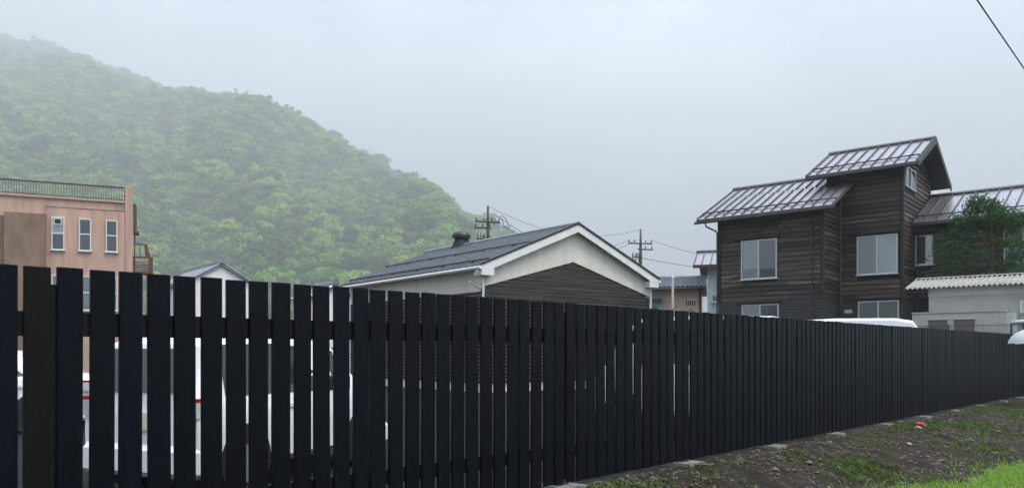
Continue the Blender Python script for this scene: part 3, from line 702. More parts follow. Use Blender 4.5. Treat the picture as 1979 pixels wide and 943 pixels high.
# ------------------------------------------------------------------ salmon building on the left
def salmon():
    h = root('salmon_building', (-19.46, 40.0, 0), math.atan2(.397, .918), 'salmon pink rendered building with iron roof railing and narrow white windows', 'building')
    box('wall', 'pink', h, -14, -.19, 0, 9, 0, 8.88)
    box('facade_panel', 'pink', h, -3.66, -.20, -.06, -.002, 0, 8.45)
    box('panel_ledge', 'brown', h, -3.70, -.20, -.075, -.003, 8.452, 8.485)
    box('parapet_cap', 'pink', h, -14, -.20, -.09, .15, 8.884, 8.97)
    box('corner_pillar', 'pink', h, -.19, .12, -.10, .35, 0, 9.68)
    box('stair_bay', 'brown', h, -5.38, -3.665, -.35, -.002, 0, 8.05)
    m = MB()
    for k in range(60): m.box(-8.5, -5.384, -.20, -.003, .1 + k * .13, .1 + k * .13 + .118)
    m.build('ribbed_wall', 'brown', h)
    for a0, a1 in ((-3.43, -2.88), (-2.245, -1.715), (-1.055, -.535)):
        f = front(-.06)
        if a0 < -3: 
            wd = window(h, f, a0, a1, 6.36, 7.98, ('frosted', 'interior'), fr='whitetrim', split='h', mid=.50, base=.0)
            box('ventilation_fan', 'interior', wd, a0 + .14, a1 - .14, .092, .12, 7.62, 7.86, f=f)
            MB().box(a0 + .10, a1 - .10, .05, .15, 7.86, 7.90, f=f).box(a0 + .10, a1 - .10, .05, .15, 7.58, 7.62, f=f).box(a0 + .10, a0 + .14, .05, .15, 7.62, 7.86, f=f).box(a1 - .14, a1 - .10, .05, .15, 7.62, 7.86, f=f).build('fan_frame', 'whitetrim', wd)
        else: window(h, f, a0, a1, 6.37, 7.96, ('interior', 'interior'), fr='whitetrim', split='h', mid=.52, base=.0)
        window(h, f, a0, a1, 3.42, 5.12, ('blind', 'blind'), fr='whitetrim', split='h', mid=.52, base=.0)
    # roof railing
    rl = MB().box(-14, -.21, -.02, .03, 9.62, 9.69).build('roof_railing', 'railing', h)
    box('bottom_rail', 'railing', rl, -14, -.21, -.01, .02, 9.03, 9.06)
    b0 = box('baluster', 'railing', rl, -.35, -.332, -.004, .014, 9.062, 9.618)
    for k in range(1, 82): copy(b0, rl, (-k * .117, 0, 0))
    for k in range(6): box('rail_post', 'railing', rl, -1.9 - k * 2.0, -1.86 - k * 2.0, -.02, .02, 8.972, 9.03)
    MB().prism([(-.23, .02, 9.6), (-.23, 2.2, 9.6), (-.23, 2.2, 8.98), (-.23, .02, 8.98)], (.03, 0, 0)).build('side_guard', 'rust', h)
    # outside iron stair behind the corner
    MB().box(.16, .30, .35, 1.3, 7.55, 8.95).box(.14, .42, .35, 1.3, 7.45, 7.545).build('stair_upper_guard', 'rust', h)
    st = MB().box(.14, 1.08, .5, 1.7, 5.42, 5.52).build('stair_landing', 'rust', h)
    box('landing_panel', 'rust', st, .86, 1.08, .48, .52, 5.525, 6.22)
    box('landing_panel', 'rust', st, .14, .22, .48, .52, 5.525, 6.22)
    m = MB()
    for k in range(6): m.box(.225, .855, .50 + k * .18, .66 + k * .18, 5.56 + k * .11, 5.585 + k * .11)
    m.build('stair_treads', 'rust', st)
    m = MB().box(.20, .80, .60, .64, 6.88, 6.95).box(.20, .25, .60, .64, 6.22, 6.875).box(.46, .49, .60, .64, 6.22, 6.875).box(.20, .84, .60, .64, 6.20, 6.26)
    m.prism([(.66, .59, 6.90), (.80, .59, 6.96), (.98, .59, 6.22), (.72, .59, 6.22)], (0, .06, 0)).build('stair_handrail', 'rust', st)
    box('landing_rail', 'rust', st, .12, 1.10, .47, .53, 6.222, 6.27)
    for x in (.16, 1.0): box('stair_post', 'rust', st, x, x + .07, 1.4, 1.47, 0, 5.415)
    box('stair_post', 'rust', st, .18, .24, .9, .96, 5.525, 7.44)
salmon()

# ------------------------------------------------------------------ tiled houses
def tile_slope(m, f, a0, a1, eF, rg, rows, cols):
    """pantile field: rolls across, a step at every course"""
    V = []; nc = cols * 4; Fq = []
    for r in range(rows):
        for e in (0, 1):
            t = (r + e) / rows; lift = .035 if e == 0 else .0
            for c in range(nc + 1):
                a = a0 + (a1 - a0) * c / nc; w_ = .045 * math.cos(c / 4 * 2 * math.pi)
                V.append(f(a, eF[0] + (rg[0] - eF[0]) * t, eF[1] + (rg[1] - eF[1]) * t + lift + w_))
    n = nc + 1
    for r in range(2 * rows - 1):
        Fq += [(r * n + c, r * n + c + 1, (r + 1) * n + c + 1, (r + 1) * n + c) for c in range(nc)]
    m.add(V, Fq)
def tiled_house(name, loc, ang, label, W, Ln, ez, pz, wall_m, swap=False, gablewhite=True, win=False):
    h = root(name, loc, ang, label, 'house')
    mid = W / 2; o = .3
    f = (lambda a, b, c: (b, a, c))
    box('wall', wall_m, h, o, W - o, .2, Ln - .2, 0, ez - .02)
    s = (pz - ez) / mid
    MB().prism([(o, .2, ez - .018), (W - o, .2, ez - .018), (W - o, .2, ez + s * o - .14), (mid, .2, pz - .14), (o, .2, ez + s * o - .14)], (0, Ln - .4, 0)).build('gable_wall', wall_m, h)
    v = MB()
    v.prism([(0, 0, ez), (mid, 0, pz), (W, 0, ez), (W, 0, ez - .1), (mid, 0, pz - .12), (0, 0, ez - .1)], (0, Ln, 0)); rf = v.build('roof', 'tile', h)
    for e in ((0, ez + .03), (W, ez + .03)):
        m = MB(); tile_slope(m, f, 0, Ln, e, (mid, pz + .03), max(5, int(math.hypot(mid, pz - ez) / .26)), int(Ln / .3)); tag(m.build('roof_tiles', 'tile', rf), kind='stuff')
    m = MB().box(mid - .13, mid + .13, -.04, Ln + .04, pz + .03, pz + .20); m.tube([(mid, -.06, pz + .22), (mid, Ln + .06, pz + .22)], .09, 8); m.build('ridge_tiles', 'tile', rf)
    for y in (-.12, Ln + .02):
        MB().prism([(mid - .24, y, pz + .02), (mid + .24, y, pz + .02), (mid + .2, y, pz + .22), (mid + .12, y, pz + .42), (mid - .12, y, pz + .42), (mid - .2, y, pz + .22)], (0, .10, 0)).build('ridge_end_tile', 'tile', rf)
    for sx in (0, W):
        MB().tube([(sx, -.02, ez + .05), (mid, -.02, pz + .06)], .06, 6).build('verge_tiles', 'tile', rf)
    return h
# white storehouse: gable faces the camera, ridge runs back to the left
tiled_house('white_storehouse', (-22.1, 53.6, 0), R(38), 'white plastered storehouse gable with grey tiled roof beside the salmon building', 4.6, 8.6, 6.17, 7.50, 'plaster')
tiled_house('tiled_house', (-12.65, 48.9, 0), R(38), 'grey tiled roof with ridge ornaments peeking beside the warehouse eave', 3.6, 3.4, 4.7, 5.55, 'plaster')

def peach_house():
    h = root('peach_house', (8.0, 46.0, 0), math.atan2(-.25, .97), 'peach walled cottage with wet tiled roof between the warehouse and the timber house', 'house')
    box('wall', 'peach', h, 1.0, 2.95, 0, 5, 0, 5.05)
    box('wall', 'shedtop', h, -1.4, .998, .02, 5, 0, 5.0)
    gr = MB().prism([(-1.9, -.6, 5.02), (-1.9, 2.6, 5.75), (-1.9, 5.6, 5.02), (-1.9, 5.6, 4.9), (-1.9, 2.6, 5.6), (-1.9, -.6, 4.9)], (5.15, 0, 0)).build('roof', 'tile', h)
    m = MB(); tile_slope(m, lambda a, b, c: (a, b, c), -1.9, 3.25, (-.62, 5.05), (2.6, 5.78), 13, 20); tag(m.build('roof_tiles', 'tile', gr), kind='stuff')
    m = MB().box(-1.95, 3.3, 2.45, 2.75, 5.77, 5.90); m.tube([(-1.95, 2.6, 5.92), (3.3, 2.6, 5.92)], .08, 8); m.build('ridge_tiles', 'tile', gr)
    MB().tube([(-1.9, -.68, 4.93), (3.25, -.68, 4.95)], .06, 8).build('gutter', 'darktrim', h)
    MB().tube([(2.9, -.66, 4.9), (2.9, -.08, 4.7), (2.9, -.08, 0)], .04, 8).build('downpipe', 'iron', h)
    box('awning', 'darktrim', h, -1.3, .75, -.55, .018, 4.30, 4.42)
    f = front(.0)
    window(h, front(.02), -.75, .55, 3.0, 4.1, ('curtain', 'blind'))
    wd = box('lattice_window', 'whitetrim', h, 2.05, 2.72, -.05, -.002, 3.95, 4.35)
    for k in range(5): box('opening', 'interior', wd, 2.10 + k * .12, 2.18 + k * .12, -.058, -.052, 4.0, 4.30)
    MB().tube([(2.55, -.08, 0), (2.55, -.08, 3.7), (2.30, -.10, 3.74)], .045, 8).build('flue_pipe', 'railing', h)
peach_house()
def blue_house():
    h = root('pale_blue_house', (11.05, 44.5, 0), math.atan2(-.30, .954), 'pale blue metal clad house half hidden behind the timber house', 'house')
    m = MB()
    for k in range(22): m.box(k * .14, k * .14 + .122, 0 - .012 * (k % 2), .1, 0, 6.2)
    box('wall', 'paleblue', h, 0, 3.4, .1, 5, 0, 6.2); tag(m.build('wall_ribs', 'paleblue', h), kind='stuff')
    gable_roof(h, lambda a, b, c: (a, b, c), -.75, 4.0, (-.6, 6.20), (2.4, 7.3), (5.5, 6.2), .03, 'wetmetal', seam=.45, cap='seam')
    box('fascia', 'railing', h, -.75, 4.0, -.64, -.602, 6.04, 6.22)
    wd = window(h, front(-.012), .25, 1.5, 4.15, 4.55, ('interior', 'interior'), fr='whitetrim')
    d = MB(); V = [(1.18, -.35, 4.25)]
    d.tube([(1.18, -.30, 4.25), (1.18, -.36, 4.25), (1.18, -.40, 4.25)], [.2, .32, .36], 16); d.tube([(1.18, -.3, 4.2), (1.18, -.02, 3.9)], .025, 6); d.build('satellite_dish', 'whitetrim', h)
    box('service_box', 'whitetrim', h, 1.0, 1.5, -.3, -.02, 3.2, 3.45)
blue_house()

# ------------------------------------------------------------------ cement shed, annex, mesh fence
def shed():
    ang = math.atan2(-.637, .771)
    h = root('cement_shed', (14.838, 28.0, 0), ang, 'grey cement shed with pale corrugated roof below the leafy tree', 'shed')
    box('wall', 'shedwall', h, 0, 7.0, 0, 2.4, 0, 3.32)
    box('upper_wall', 'shedtop', h, -.012, 7.0, -.03, 2.4, 3.323, 3.62)
    # corrugated sheets, each its own piece
    sh = None; wv = .76
    for k in range(10):
        if sh is None:
            n = 40; V = []
            for e in range(2):
                for s_ in range(2):
                    b, z = ((-.36, 3.62), (1.35, 4.06))[e]
                    for c in range(n + 1):
                        a = -.72 + (wv + .02) * c / n; V.append((a, b, z - s_ * .012 + .032 * math.sin(c / n * 5 * 2 * math.pi)))
            q = n + 1
            F = [(c, c + 1, 2 * q + c + 1, 2 * q + c) for c in range(n)] + [(q + c, 3 * q + c, 3 * q + c + 1, q + c + 1) for c in range(n)] + [(c, q + c, q + c + 1, c + 1) for c in range(n)] + [(2 * q + c, 2 * q + c + 1, 3 * q + c + 1, 3 * q + c) for c in range(n)]
            sh = mesh('corrugated_sheet', V, F, 'corr', h, True)
        else: copy(sh, h, (k * wv, 0, .003 * (k % 2)))
    MB().prism([(-.72, 1.3, 4.09), (-.72, 1.36, 4.12), (-.72, 2.75, 3.60), (-.72, 2.75, 3.56)], (7.6, 0, 0)).build('rear_roof', 'corr', h)
    box('rafter', 'darktrim', h, -.70, -.02, -.2, -.1, 3.46, 3.55)
    box('pilaster', 'shedwall', h, 1.55, 1.57, -.012, -.001, 0, 3.318)
    lv = MB().box(2.76, 3.55, -.06, -.001, 2.66, 2.72).box(2.76, 3.55, -.06, -.001, 3.02, 3.08).box(2.76, 2.82, -.06, -.001, 2.722, 3.018).box(3.49, 3.55, -.06, -.001, 2.722, 3.018).build('louvre', 'whitetrim', h)
    for k in range(5): MB().prism([(2.822, -.05, 2.735 + k * .058), (2.822, -.01, 2.765 + k * .058), (2.822, -.01, 2.775 + k * .058), (2.822, -.05, 2.745 + k * .058)], (.666, 0, 0)).build('slat', 'whitetrim', lv)
    a = root('concrete_annex', (14.838, 28.0, 0), ang, 'low cream concrete annex with two vent openings in front of the grey shed', 'annex')
    box('wall', 'annex', a, -.36, 2.44, -.8, -.02, 0, 2.70)
    box('end_wall', 'shedtop', a, 2.442, 2.70, -.76, -.02, 0, 2.66)
    box('coping', 'annex', a, -.38, 2.46, -.83, -.02, 2.702, 2.745)
    for x0, x1 in ((.15, .74), (.93, 1.56)):
        v = box('vent_opening', 'vent_dark', a, x0, x1, -.808, -.801, 2.0, 2.46)
        MB().box(x0 - .02, x1 + .02, -.85, -.802, 2.462, 2.49).build('vent_lintel', 'annex', v)
        for k in range(6): box('slat', 'vent_dark', v, x0 + .02, x1 - .02, -.83, -.809, 2.06 + k * .07, 2.075 + k * .07)
    # duct
    d = MB(); d.tube([(2.66, -1.25, 2.30), (3.05, -1.25, 2.34), (3.9, -1.25, 2.35)], .075, 12); dd = d.build('duct', 'alu', None, True)
    dd.location = (14.838, 28.0, 0); dd.rotation_euler = (0, 0, ang); tag(dd, 'pale metal duct beside the cream concrete annex', 'duct')
    MB().tube([(3.0, -1.25, 2.33), (3.02, -1.25, 0)], .04, 8).build('duct_support', 'iron', dd)
    # wire mesh fence in front
    w_ = root('wire_mesh_fence', (14.838, 28.0, 0), ang, 'thin dark wire mesh fence in front of the cream annex', 'fence')
    y = -2.0
    for x in (-2.4, -.7, 1.0, 2.75, 4.4):
        MB().box(x - .025, x + .025, y - .025, y + .025, 0, 2.26).build('post', 'iron', w_)
    m = MB()
    for k in range(96): m.box(-2.4 + k * .071, -2.4 + k * .071 + .006, y - .003, y + .003, .6, 2.22)
    for z in (.8, 1.1, 1.4, 1.7, 2.0, 2.18): m.box(-2.4, 4.4, y - .008, y - .003, z, z + .008)
    tag(m.build('wire_mesh', 'iron', w_), kind='stuff')
    box('top_rail', 'iron', w_, -2.4, 4.4, y - .01, y + .01, 2.222, 2.24)
shed()

# ------------------------------------------------------------------ leafy tree at the right
def leafy_tree():
    r = root('leafy_tree', (18.35, 30.2, .5), 0, 'dark green leafy tree growing between the shed roof and the timber house', 'tree')
    g = np.random.default_rng(31); b = MB()
    b.tube([(0, 0, -.6), (.05, 0, 1.2), (-.05, .05, 2.6), (.1, 0, 4.6), (.05, .05, 6.2)], [.13, .115, .095, .05, .015], 8)
    C = []; Nn = []
    cl = []
    for i in range(92):
        a = g.uniform(0, 6.283); zz = g.uniform(1.5, 6.55); k = (zz - 1.3) / 5.3
        rr = 2.35 * (1 - max(0, k - .35) ** 1.25 * 1.25) * math.sqrt(g.uniform(.12, 1)) if k > .12 else 1.6 * math.sqrt(g.random())
        cl.append(np.array([math.cos(a) * rr - .1 * k, math.sin(a) * rr, zz]))
    cl += [np.array([-.55, 0, 6.7]), np.array([-.5, .1, 6.45]), np.array([.4, .0, 6.1])]
    for c in cl:
        if g.random() < .22: b.tube([(0, 0, max(.8, c[2] - 1.3)), tuple(c * np.array([.5, .5, 1]) - np.array([0, 0, .35])), tuple(c)], [.035, .022, .006], 5)
        rad = g.uniform(.22, .6); m = 150
        d = g.normal(size=(m, 3)); d /= np.linalg.norm(d, axis=1, keepdims=True)
        C.append(c + d * rad * g.uniform(.35, 1.2, (m, 1)) * np.array([1, 1, .7])); Nn.append(d * .6 + g.normal(size=(m, 3)) * .6 + np.array([0, 0, .6]))
    C = np.concatenate(C); Nn = np.concatenate(Nn)
    b.build('trunk', 'bark', r, True)
    quads('crown', C, Nn, g.uniform(.035, .075, len(C)), .6, 'treeleaf', r, g)
leafy_tree()

# ------------------------------------------------------------------ poles and cables
def pole(loc, top, ang, label, arms):
    h = root('utility_pole', (*loc, 0), ang, label, 'utility pole', 'utility poles behind the warehouse')
    MB().tube([(0, 0, 0), (0, 0, top - 1.6), (0, 0, top)], [.17, .115, .075], 10).build('shaft', 'pole', h, True)
    for (z, x0, x1, y) in arms:
        a = box('crossarm', 'iron', h, x0, x1, y - .05, y + .05, z - .05, z + .05)
        k = max(2, int((x1 - x0) / .5))
        for i in range(k + 1):
            x = x0 + .08 + (x1 - x0 - .16) * i / k
            if abs(x) < .15: continue
            MB().tube([(x, y, z + .052), (x, y, z + .12), (x, y, z + .2), (x, y, z + .3)], [.02, .05, .06, .03], 8).build('insulator', 'ceramic', a)
    return h
def cable(pts, r, label):
    """one hanging cable, sagging between its ends"""
    a, b, sag = Vector(pts[0]), Vector(pts[1]), pts[2]
    P = [a.lerp(b, i / 20) - Vector((0, 0, sag * 4 * (i / 20) * (1 - i / 20))) for i in range(21)]
    o = MB().tube(P, r, 6).build('power_cable', 'wire', None, True); tag(o, label, 'cable', 'overhead cables')
    return o
P1 = (-1.68, 55.0); T1 = EYE + 280 / 1520 * 55
P2 = (10.63, 65.0); T2 = EYE + 235 / 1520 * 65
p1 = pole(P1, T1, R(18), 'taller utility pole rising beside the roof ventilator', [(T1 - 1.15, -.95, .85, -.12), (T1 - 1.55, -.95, .25, .12), (T1 - 2.35, -.85, .1, -.12)])
p2 = pole(P2, T2, R(10), 'smaller utility pole rising right of the white gable', [(T2 - 1.2, -1.1, .95, -.12), (T2 - 1.65, -.2, 1.1, .12), (T2 - 2.3, -.8, .1, -.12)])
for h, T, xs in ((p1, T1, (-.8, -.55, -.3)), (p2, T2, (-.7, -.45, -.2))):
    for x in xs:
        MB().tube([(x, -.12, T - 1.9), (x, -.12, T - 2.1), (x, -.12, T - 2.3), (x, -.12, T - 2.55), (x, -.12, T - 2.8)], [.02, .05, .03, .06, .02], 8).build('cutout_fuse', 'ceramic', h)
for i, (x, dz) in enumerate(((.75, .9), (.45, .95), (-.2, 1.05))):
    MB().tube([(x, -.12, T1 - dz), (x + .15, -.3, T1 - dz + .22), (x + .45, -.4, T1 - dz), (x + .6, -.3, T1 - dz - .35)], .025, 6).build('jumper_loop', 'wire', p1)
w1 = lambda dx, dz: (P1[0] + dx, P1[1] - .2, T1 - dz)
w2 = lambda dx, dz: (P2[0] + dx, P2[1] - .2, T2 - dz)
cable((w1(0, .05), w2(0, .05), 1.2), .013, 'topmost thin cable strung between the two utility poles')
cable((w1(.8, .85), w2(-.9, .9), 1.5), .018, 'upper crossarm cable strung between the two utility poles')
cable((w1(.3, .85), w2(-.4, .9), 1.9), .018, 'second crossarm cable strung between the two utility poles')
cable((w1(.1, 2.1), w2(-.1, 2.3), 1.6), .022, 'lowest cable strung between the two utility poles')
cable((w2(.85, .95), (29, 74, 9.8), .9), .016, 'upper cable running from the smaller pole behind the timber house')
cable((w2(.1, 2.4), (29, 72, 9.4), .8), .02, 'lower cable running from the smaller pole behind the timber house')
cable((w2(.0, 4.3), (9.3, 45.55, 5.12), .4), .016, 'service cable dropping from the smaller pole to the peach cottage')
cable(((1.80, 6.0, 6.65), (20.4, 27.0, 7.07), .06), .012, 'thick black cable crossing the sky above the tree at the picture corner')
# slim white pole before the peach cottage
wp = root('slim_pole', (6.95, 34.0, 0), 0, 'slim pale pole standing in front of the peach cottage', 'pole')
MB().tube([(0, 0, 0), (0, 0, 4.58)], [.055, .05], 10).build('shaft', 'concrete', wp, True); MB().tube([(0, 0, 4.582), (0, 0, 4.62)], [.06, .03], 10).build('pole_cap', 'alu', wp)

# ------------------------------------------------------------------ vehicles
def vehicle(name, loc, ang, label, cat, st, W, wheels, side_win, rear_win, shield, group=None, antenna=None, lamps=True):
    """st: stations (x, z_bottom, z_belt, z_roof, half_body, half_roof) from tail (x=0) to nose"""
    h = root(name, (*loc, 0), ang, label, cat, group)
    def ring(s):
        x, zb, zt, zr, hw, hr = s; q = min(.07, (zr - zt) * .4 + .004)
        half = [(hw * .88, zb), (hw * .985, zb + .07), (hw, zb + (zt - zb) * .5), (hw * .985, zt - .03), (hw * .96, zt + .01), (hr, zr - q), (hr * .93, zr - q * .25), (hr * .6, zr + .002), (0, zr + .012)]
        return [(x, y, z) for y, z in half] + [(x, -y, z) for y, z in reversed(half[:-1])]
    rs = [ring(s) for s in st]; n = len(rs[0]); V = [p for r in rs for p in r]
    F = [(i * n + k, i * n + (k + 1) % n, (i + 1) * n + (k + 1) % n, (i + 1) * n + k) for i in range(len(rs) - 1) for k in range(n)]
    F += [tuple(range(n - 1, -1, -1)), tuple(range((len(rs) - 1) * n, len(rs) * n))]
    bd = mesh('body', V, F, 'paint', h, True)
    bd.data.set_sharp_from_angle(angle=R(32))
    def at(x):
        for a, b in zip(st, st[1:]):
            if a[0] <= x <= b[0]:
                t = (x - a[0]) / max(1e-6, b[0] - a[0]); return [p + (q - p) * t for p, q in zip(a, b)]
        return st[-1]
    for sgn in (-1, 1):
        for (x0, x1, k0, k1) in side_win:      # k: fractions of belt..roof
            pts = []
            for x, k in ((x0, k0), (x1, k0), (x1, k1), (x0, k1)):
                s = at(x); z = s[2] + .02 + (s[3] - .08 - s[2] - .02) * k; t = (z - s[2]) / max(.05, s[3] - .07 - s[2]); y = s[4] * .96 + (s[5] - s[4] * .96) * t
                pts.append((x, sgn * (y + .012), z))
            MB().prism(pts, (0, -sgn * .01, 0)).build('side_window', 'carglass', h)
        for x in wheels:
            wl = MB().tube([(x, sgn * (W / 2 - .20), .30), (x, sgn * (W / 2 - .19), .30), (x, sgn * (W / 2 - .012), .30), (x, sgn * (W / 2 + .006), .30)], [.27, .30, .30, .27], 24).build('wheel', 'rubber', h)
            MB().tube([(x, sgn * (W / 2 - .01), .30), (x, sgn * (W / 2 + .012), .30), (x, sgn * (W / 2 + .016), .30)], [.19, .185, .06], 20).build('rim', 'rim', wl)
            MB().tube([(x, sgn * (W / 2 - .1), .33), (x, sgn * (W / 2 + .004), .33)], .36, 24).build('wheel_arch', 'blackplastic', h)
        for x in side_win[:2]:
            box('door_handle', 'paint', h, x[0] + .08, x[0] + .24, sgn * W / 2 - .012, sgn * W / 2 + .022, at(x[0])[2] - .14, at(x[0])[2] - .10)
            xs = x[1] + .03; s = at(xs); box('door_seam', 'blackplastic', h, xs, xs + .008, sgn * W / 2 - .006, sgn * W / 2 + .0015, s[1] + .1, s[2] - .03)
        s = at(side_win[-1][1]); x = side_win[-1][1] - .06
        box('wing_mirror', 'blackplastic', h, x - .05, x + .07, sgn * (W / 2 + .03) - .09, sgn * (W / 2 + .03) + .09, s[2] + .02, s[2] + .17)
        if lamps:
            z = st[0][2]; box('tail_lamp', 'redlamp', h, -.022, .14, sgn * (W / 2 - .07) - .045, sgn * (W / 2 - .07) + .045, z + .01, z + .045)
            box('lamp_lens', 'clearlamp', h, -.024, .13, sgn * (W / 2 - .07) - .043, sgn * (W / 2 - .07) + .043, z - .14, z + .008)
            s = st[-1]; box('headlamp', 'clearlamp', h, s[0] - .2, s[0] + .012, sgn * (W / 2 - .24) - .15, sgn * (W / 2 - .24) + .15, s[3] - .16, s[3] - .03)
    def cross(x0, z0, x1, z1, w0, w1, nm, off):
        MB().prism([(x0, -w0, z0), (x0, w0, z0), (x1, w1, z1), (x1, -w1, z1)], (off, 0, .004)).build(nm, 'carglass', h)
    (x0, z0, x1, z1, w0, w1) = rear_win; cross(x0 - .02, z0, x1 - .02, z1, w0, w1, 'rear_window', .014)
    (x0, z0, x1, z1, w0, w1) = shield; cross(x0 + .02, z0, x1 + .02, z1, w0, w1, 'windscreen', -.014)
    bp = MB().box(-.05, .3, -W / 2 * .97, W / 2 * .97, .22, .52).build('rear_bumper', 'paint', h); bp.modifiers.new('b', 'BEVEL').width = .05
    box('licence_plate', 'plate', h, -.032, -.008, -.16, .16, .66, .82)
    s = st[-1]; bp = MB().box(s[0] - .25, s[0] + .06, -W / 2 * .95, W / 2 * .95, .2, .48).build('front_bumper', 'paint', h); bp.modifiers.new('b', 'BEVEL').width = .05
    if antenna:
        MB().tube(antenna, .008, 6).build('antenna', 'blackplastic', h)
    return h
KEI = [(0, .32, .92, .98, .70, .64), (.05, .26, .93, 1.10, .73, .64), (.16, .24, .94, 1.46, .74, .61), (.32, .24, .95, 1.54, .74, .61), (1.0, .24, .95, 1.56, .74, .62), (1.8, .24, .94, 1.55, .74, .62), (2.3, .24, .93, 1.47, .74, .60), (2.78, .24, .92, .97, .73, .62), (3.2, .24, .86, .90, .70, .60), (3.4, .28, .72, .76, .62, .52)]
vehicle('small_car', (-3.52, 7.43), math.atan2(.932, .363), 'white hatchback with red tail lamps parked close behind the fence gaps', 'car', KEI, 1.48, (.62, 2.72), ((.35, 1.12, 0, 1), (1.2, 2.25, 0, 1)), (.0, 1.02, .14, 1.42, .56, .52), (2.74, .99, 2.34, 1.44, .60, .55), 'cars in the parking lot')
SED = [(0, .34, .86, .92, .72, .62), (.1, .26, .90, .96, .80, .68), (.75, .22, .92, 1.02, .84, .66), (1.25, .22, .93, 1.36, .84, .58), (1.9, .22, .93, 1.44, .84, .58), (2.6, .22, .92, 1.42, .84, .58), (3.25, .22, .91, .99, .84, .68), (4.1, .24, .82, .88, .80, .66), (4.4, .30, .68, .72, .70, .56)]
vehicle('saloon_car', (-7.3, 14.2), R(186), 'white saloon car parked farther back before the salmon building', 'car', SED, 1.7, (.85, 3.5), ((.95, 1.75, 0, .95), (1.83, 2.7, 0, .95)), (.80, 1.02, 1.22, 1.34, .6, .52), (3.2, 1.0, 2.64, 1.38, .62, .52), 'cars in the parking lot')
KVAN = [(0, .34, 1.15, 1.30, .70, .66), (.04, .28, 1.16, 1.78, .73, .64), (.18, .26, 1.16, 2.0, .74, .63), (1.4, .26, 1.16, 2.04, .74, .64), (2.4, .26, 1.14, 2.0, .74, .63), (2.75, .26, 1.10, 1.78, .74, .62), (3.15, .26, 1.02, 1.10, .73, .62), (3.4, .30, .82, .88, .66, .56)]
vehicle('mini_van', (4.75, 13.7), R(150), 'small white van whose roof shows below the timber house lower window', 'van', KVAN, 1.48, (.62, 2.72), ((.25, 1.2, 0, 1), (1.3, 2.4, 0, 1)), (.02, 1.25, .1, 1.75, .58, .54), (3.1, 1.14, 2.78, 1.74, .60, .55), 'cars in the parking lot', antenna=[(2.5, -.5, 1.92), (2.1, -.52, 2.28)])
VAN = [(0, .34, 1.2, 1.3, .80, .74), (.05, .3, 1.22, 1.86, .84, .72), (.22, .28, 1.22, 2.10, .85, .70), (.6, .28, 1.22, 2.17, .85, .71), (2.0, .28, 1.22, 2.18, .85, .72), (3.4, .28, 1.2, 2.13, .85, .71), (3.9, .28, 1.15, 1.85, .85, .70), (4.35, .28, 1.05, 1.15, .84, .72), (4.7, .32, .85, .92, .76, .64)]
dv = vehicle('delivery_van', (10.3, 19.8), R(156), 'large white van whose long roof shows above the fence before the shed', 'van', VAN, 1.7, (.9, 3.6), ((.4, 1.7, 0, .62), (1.8, 3.5, 0, .62)), (.03, 1.3, .12, 1.85, .68, .62), (4.28, 1.2, 3.94, 1.80, .68, .62), 'cars in the parking lot')
dv.scale = (1, 1, 1.025)

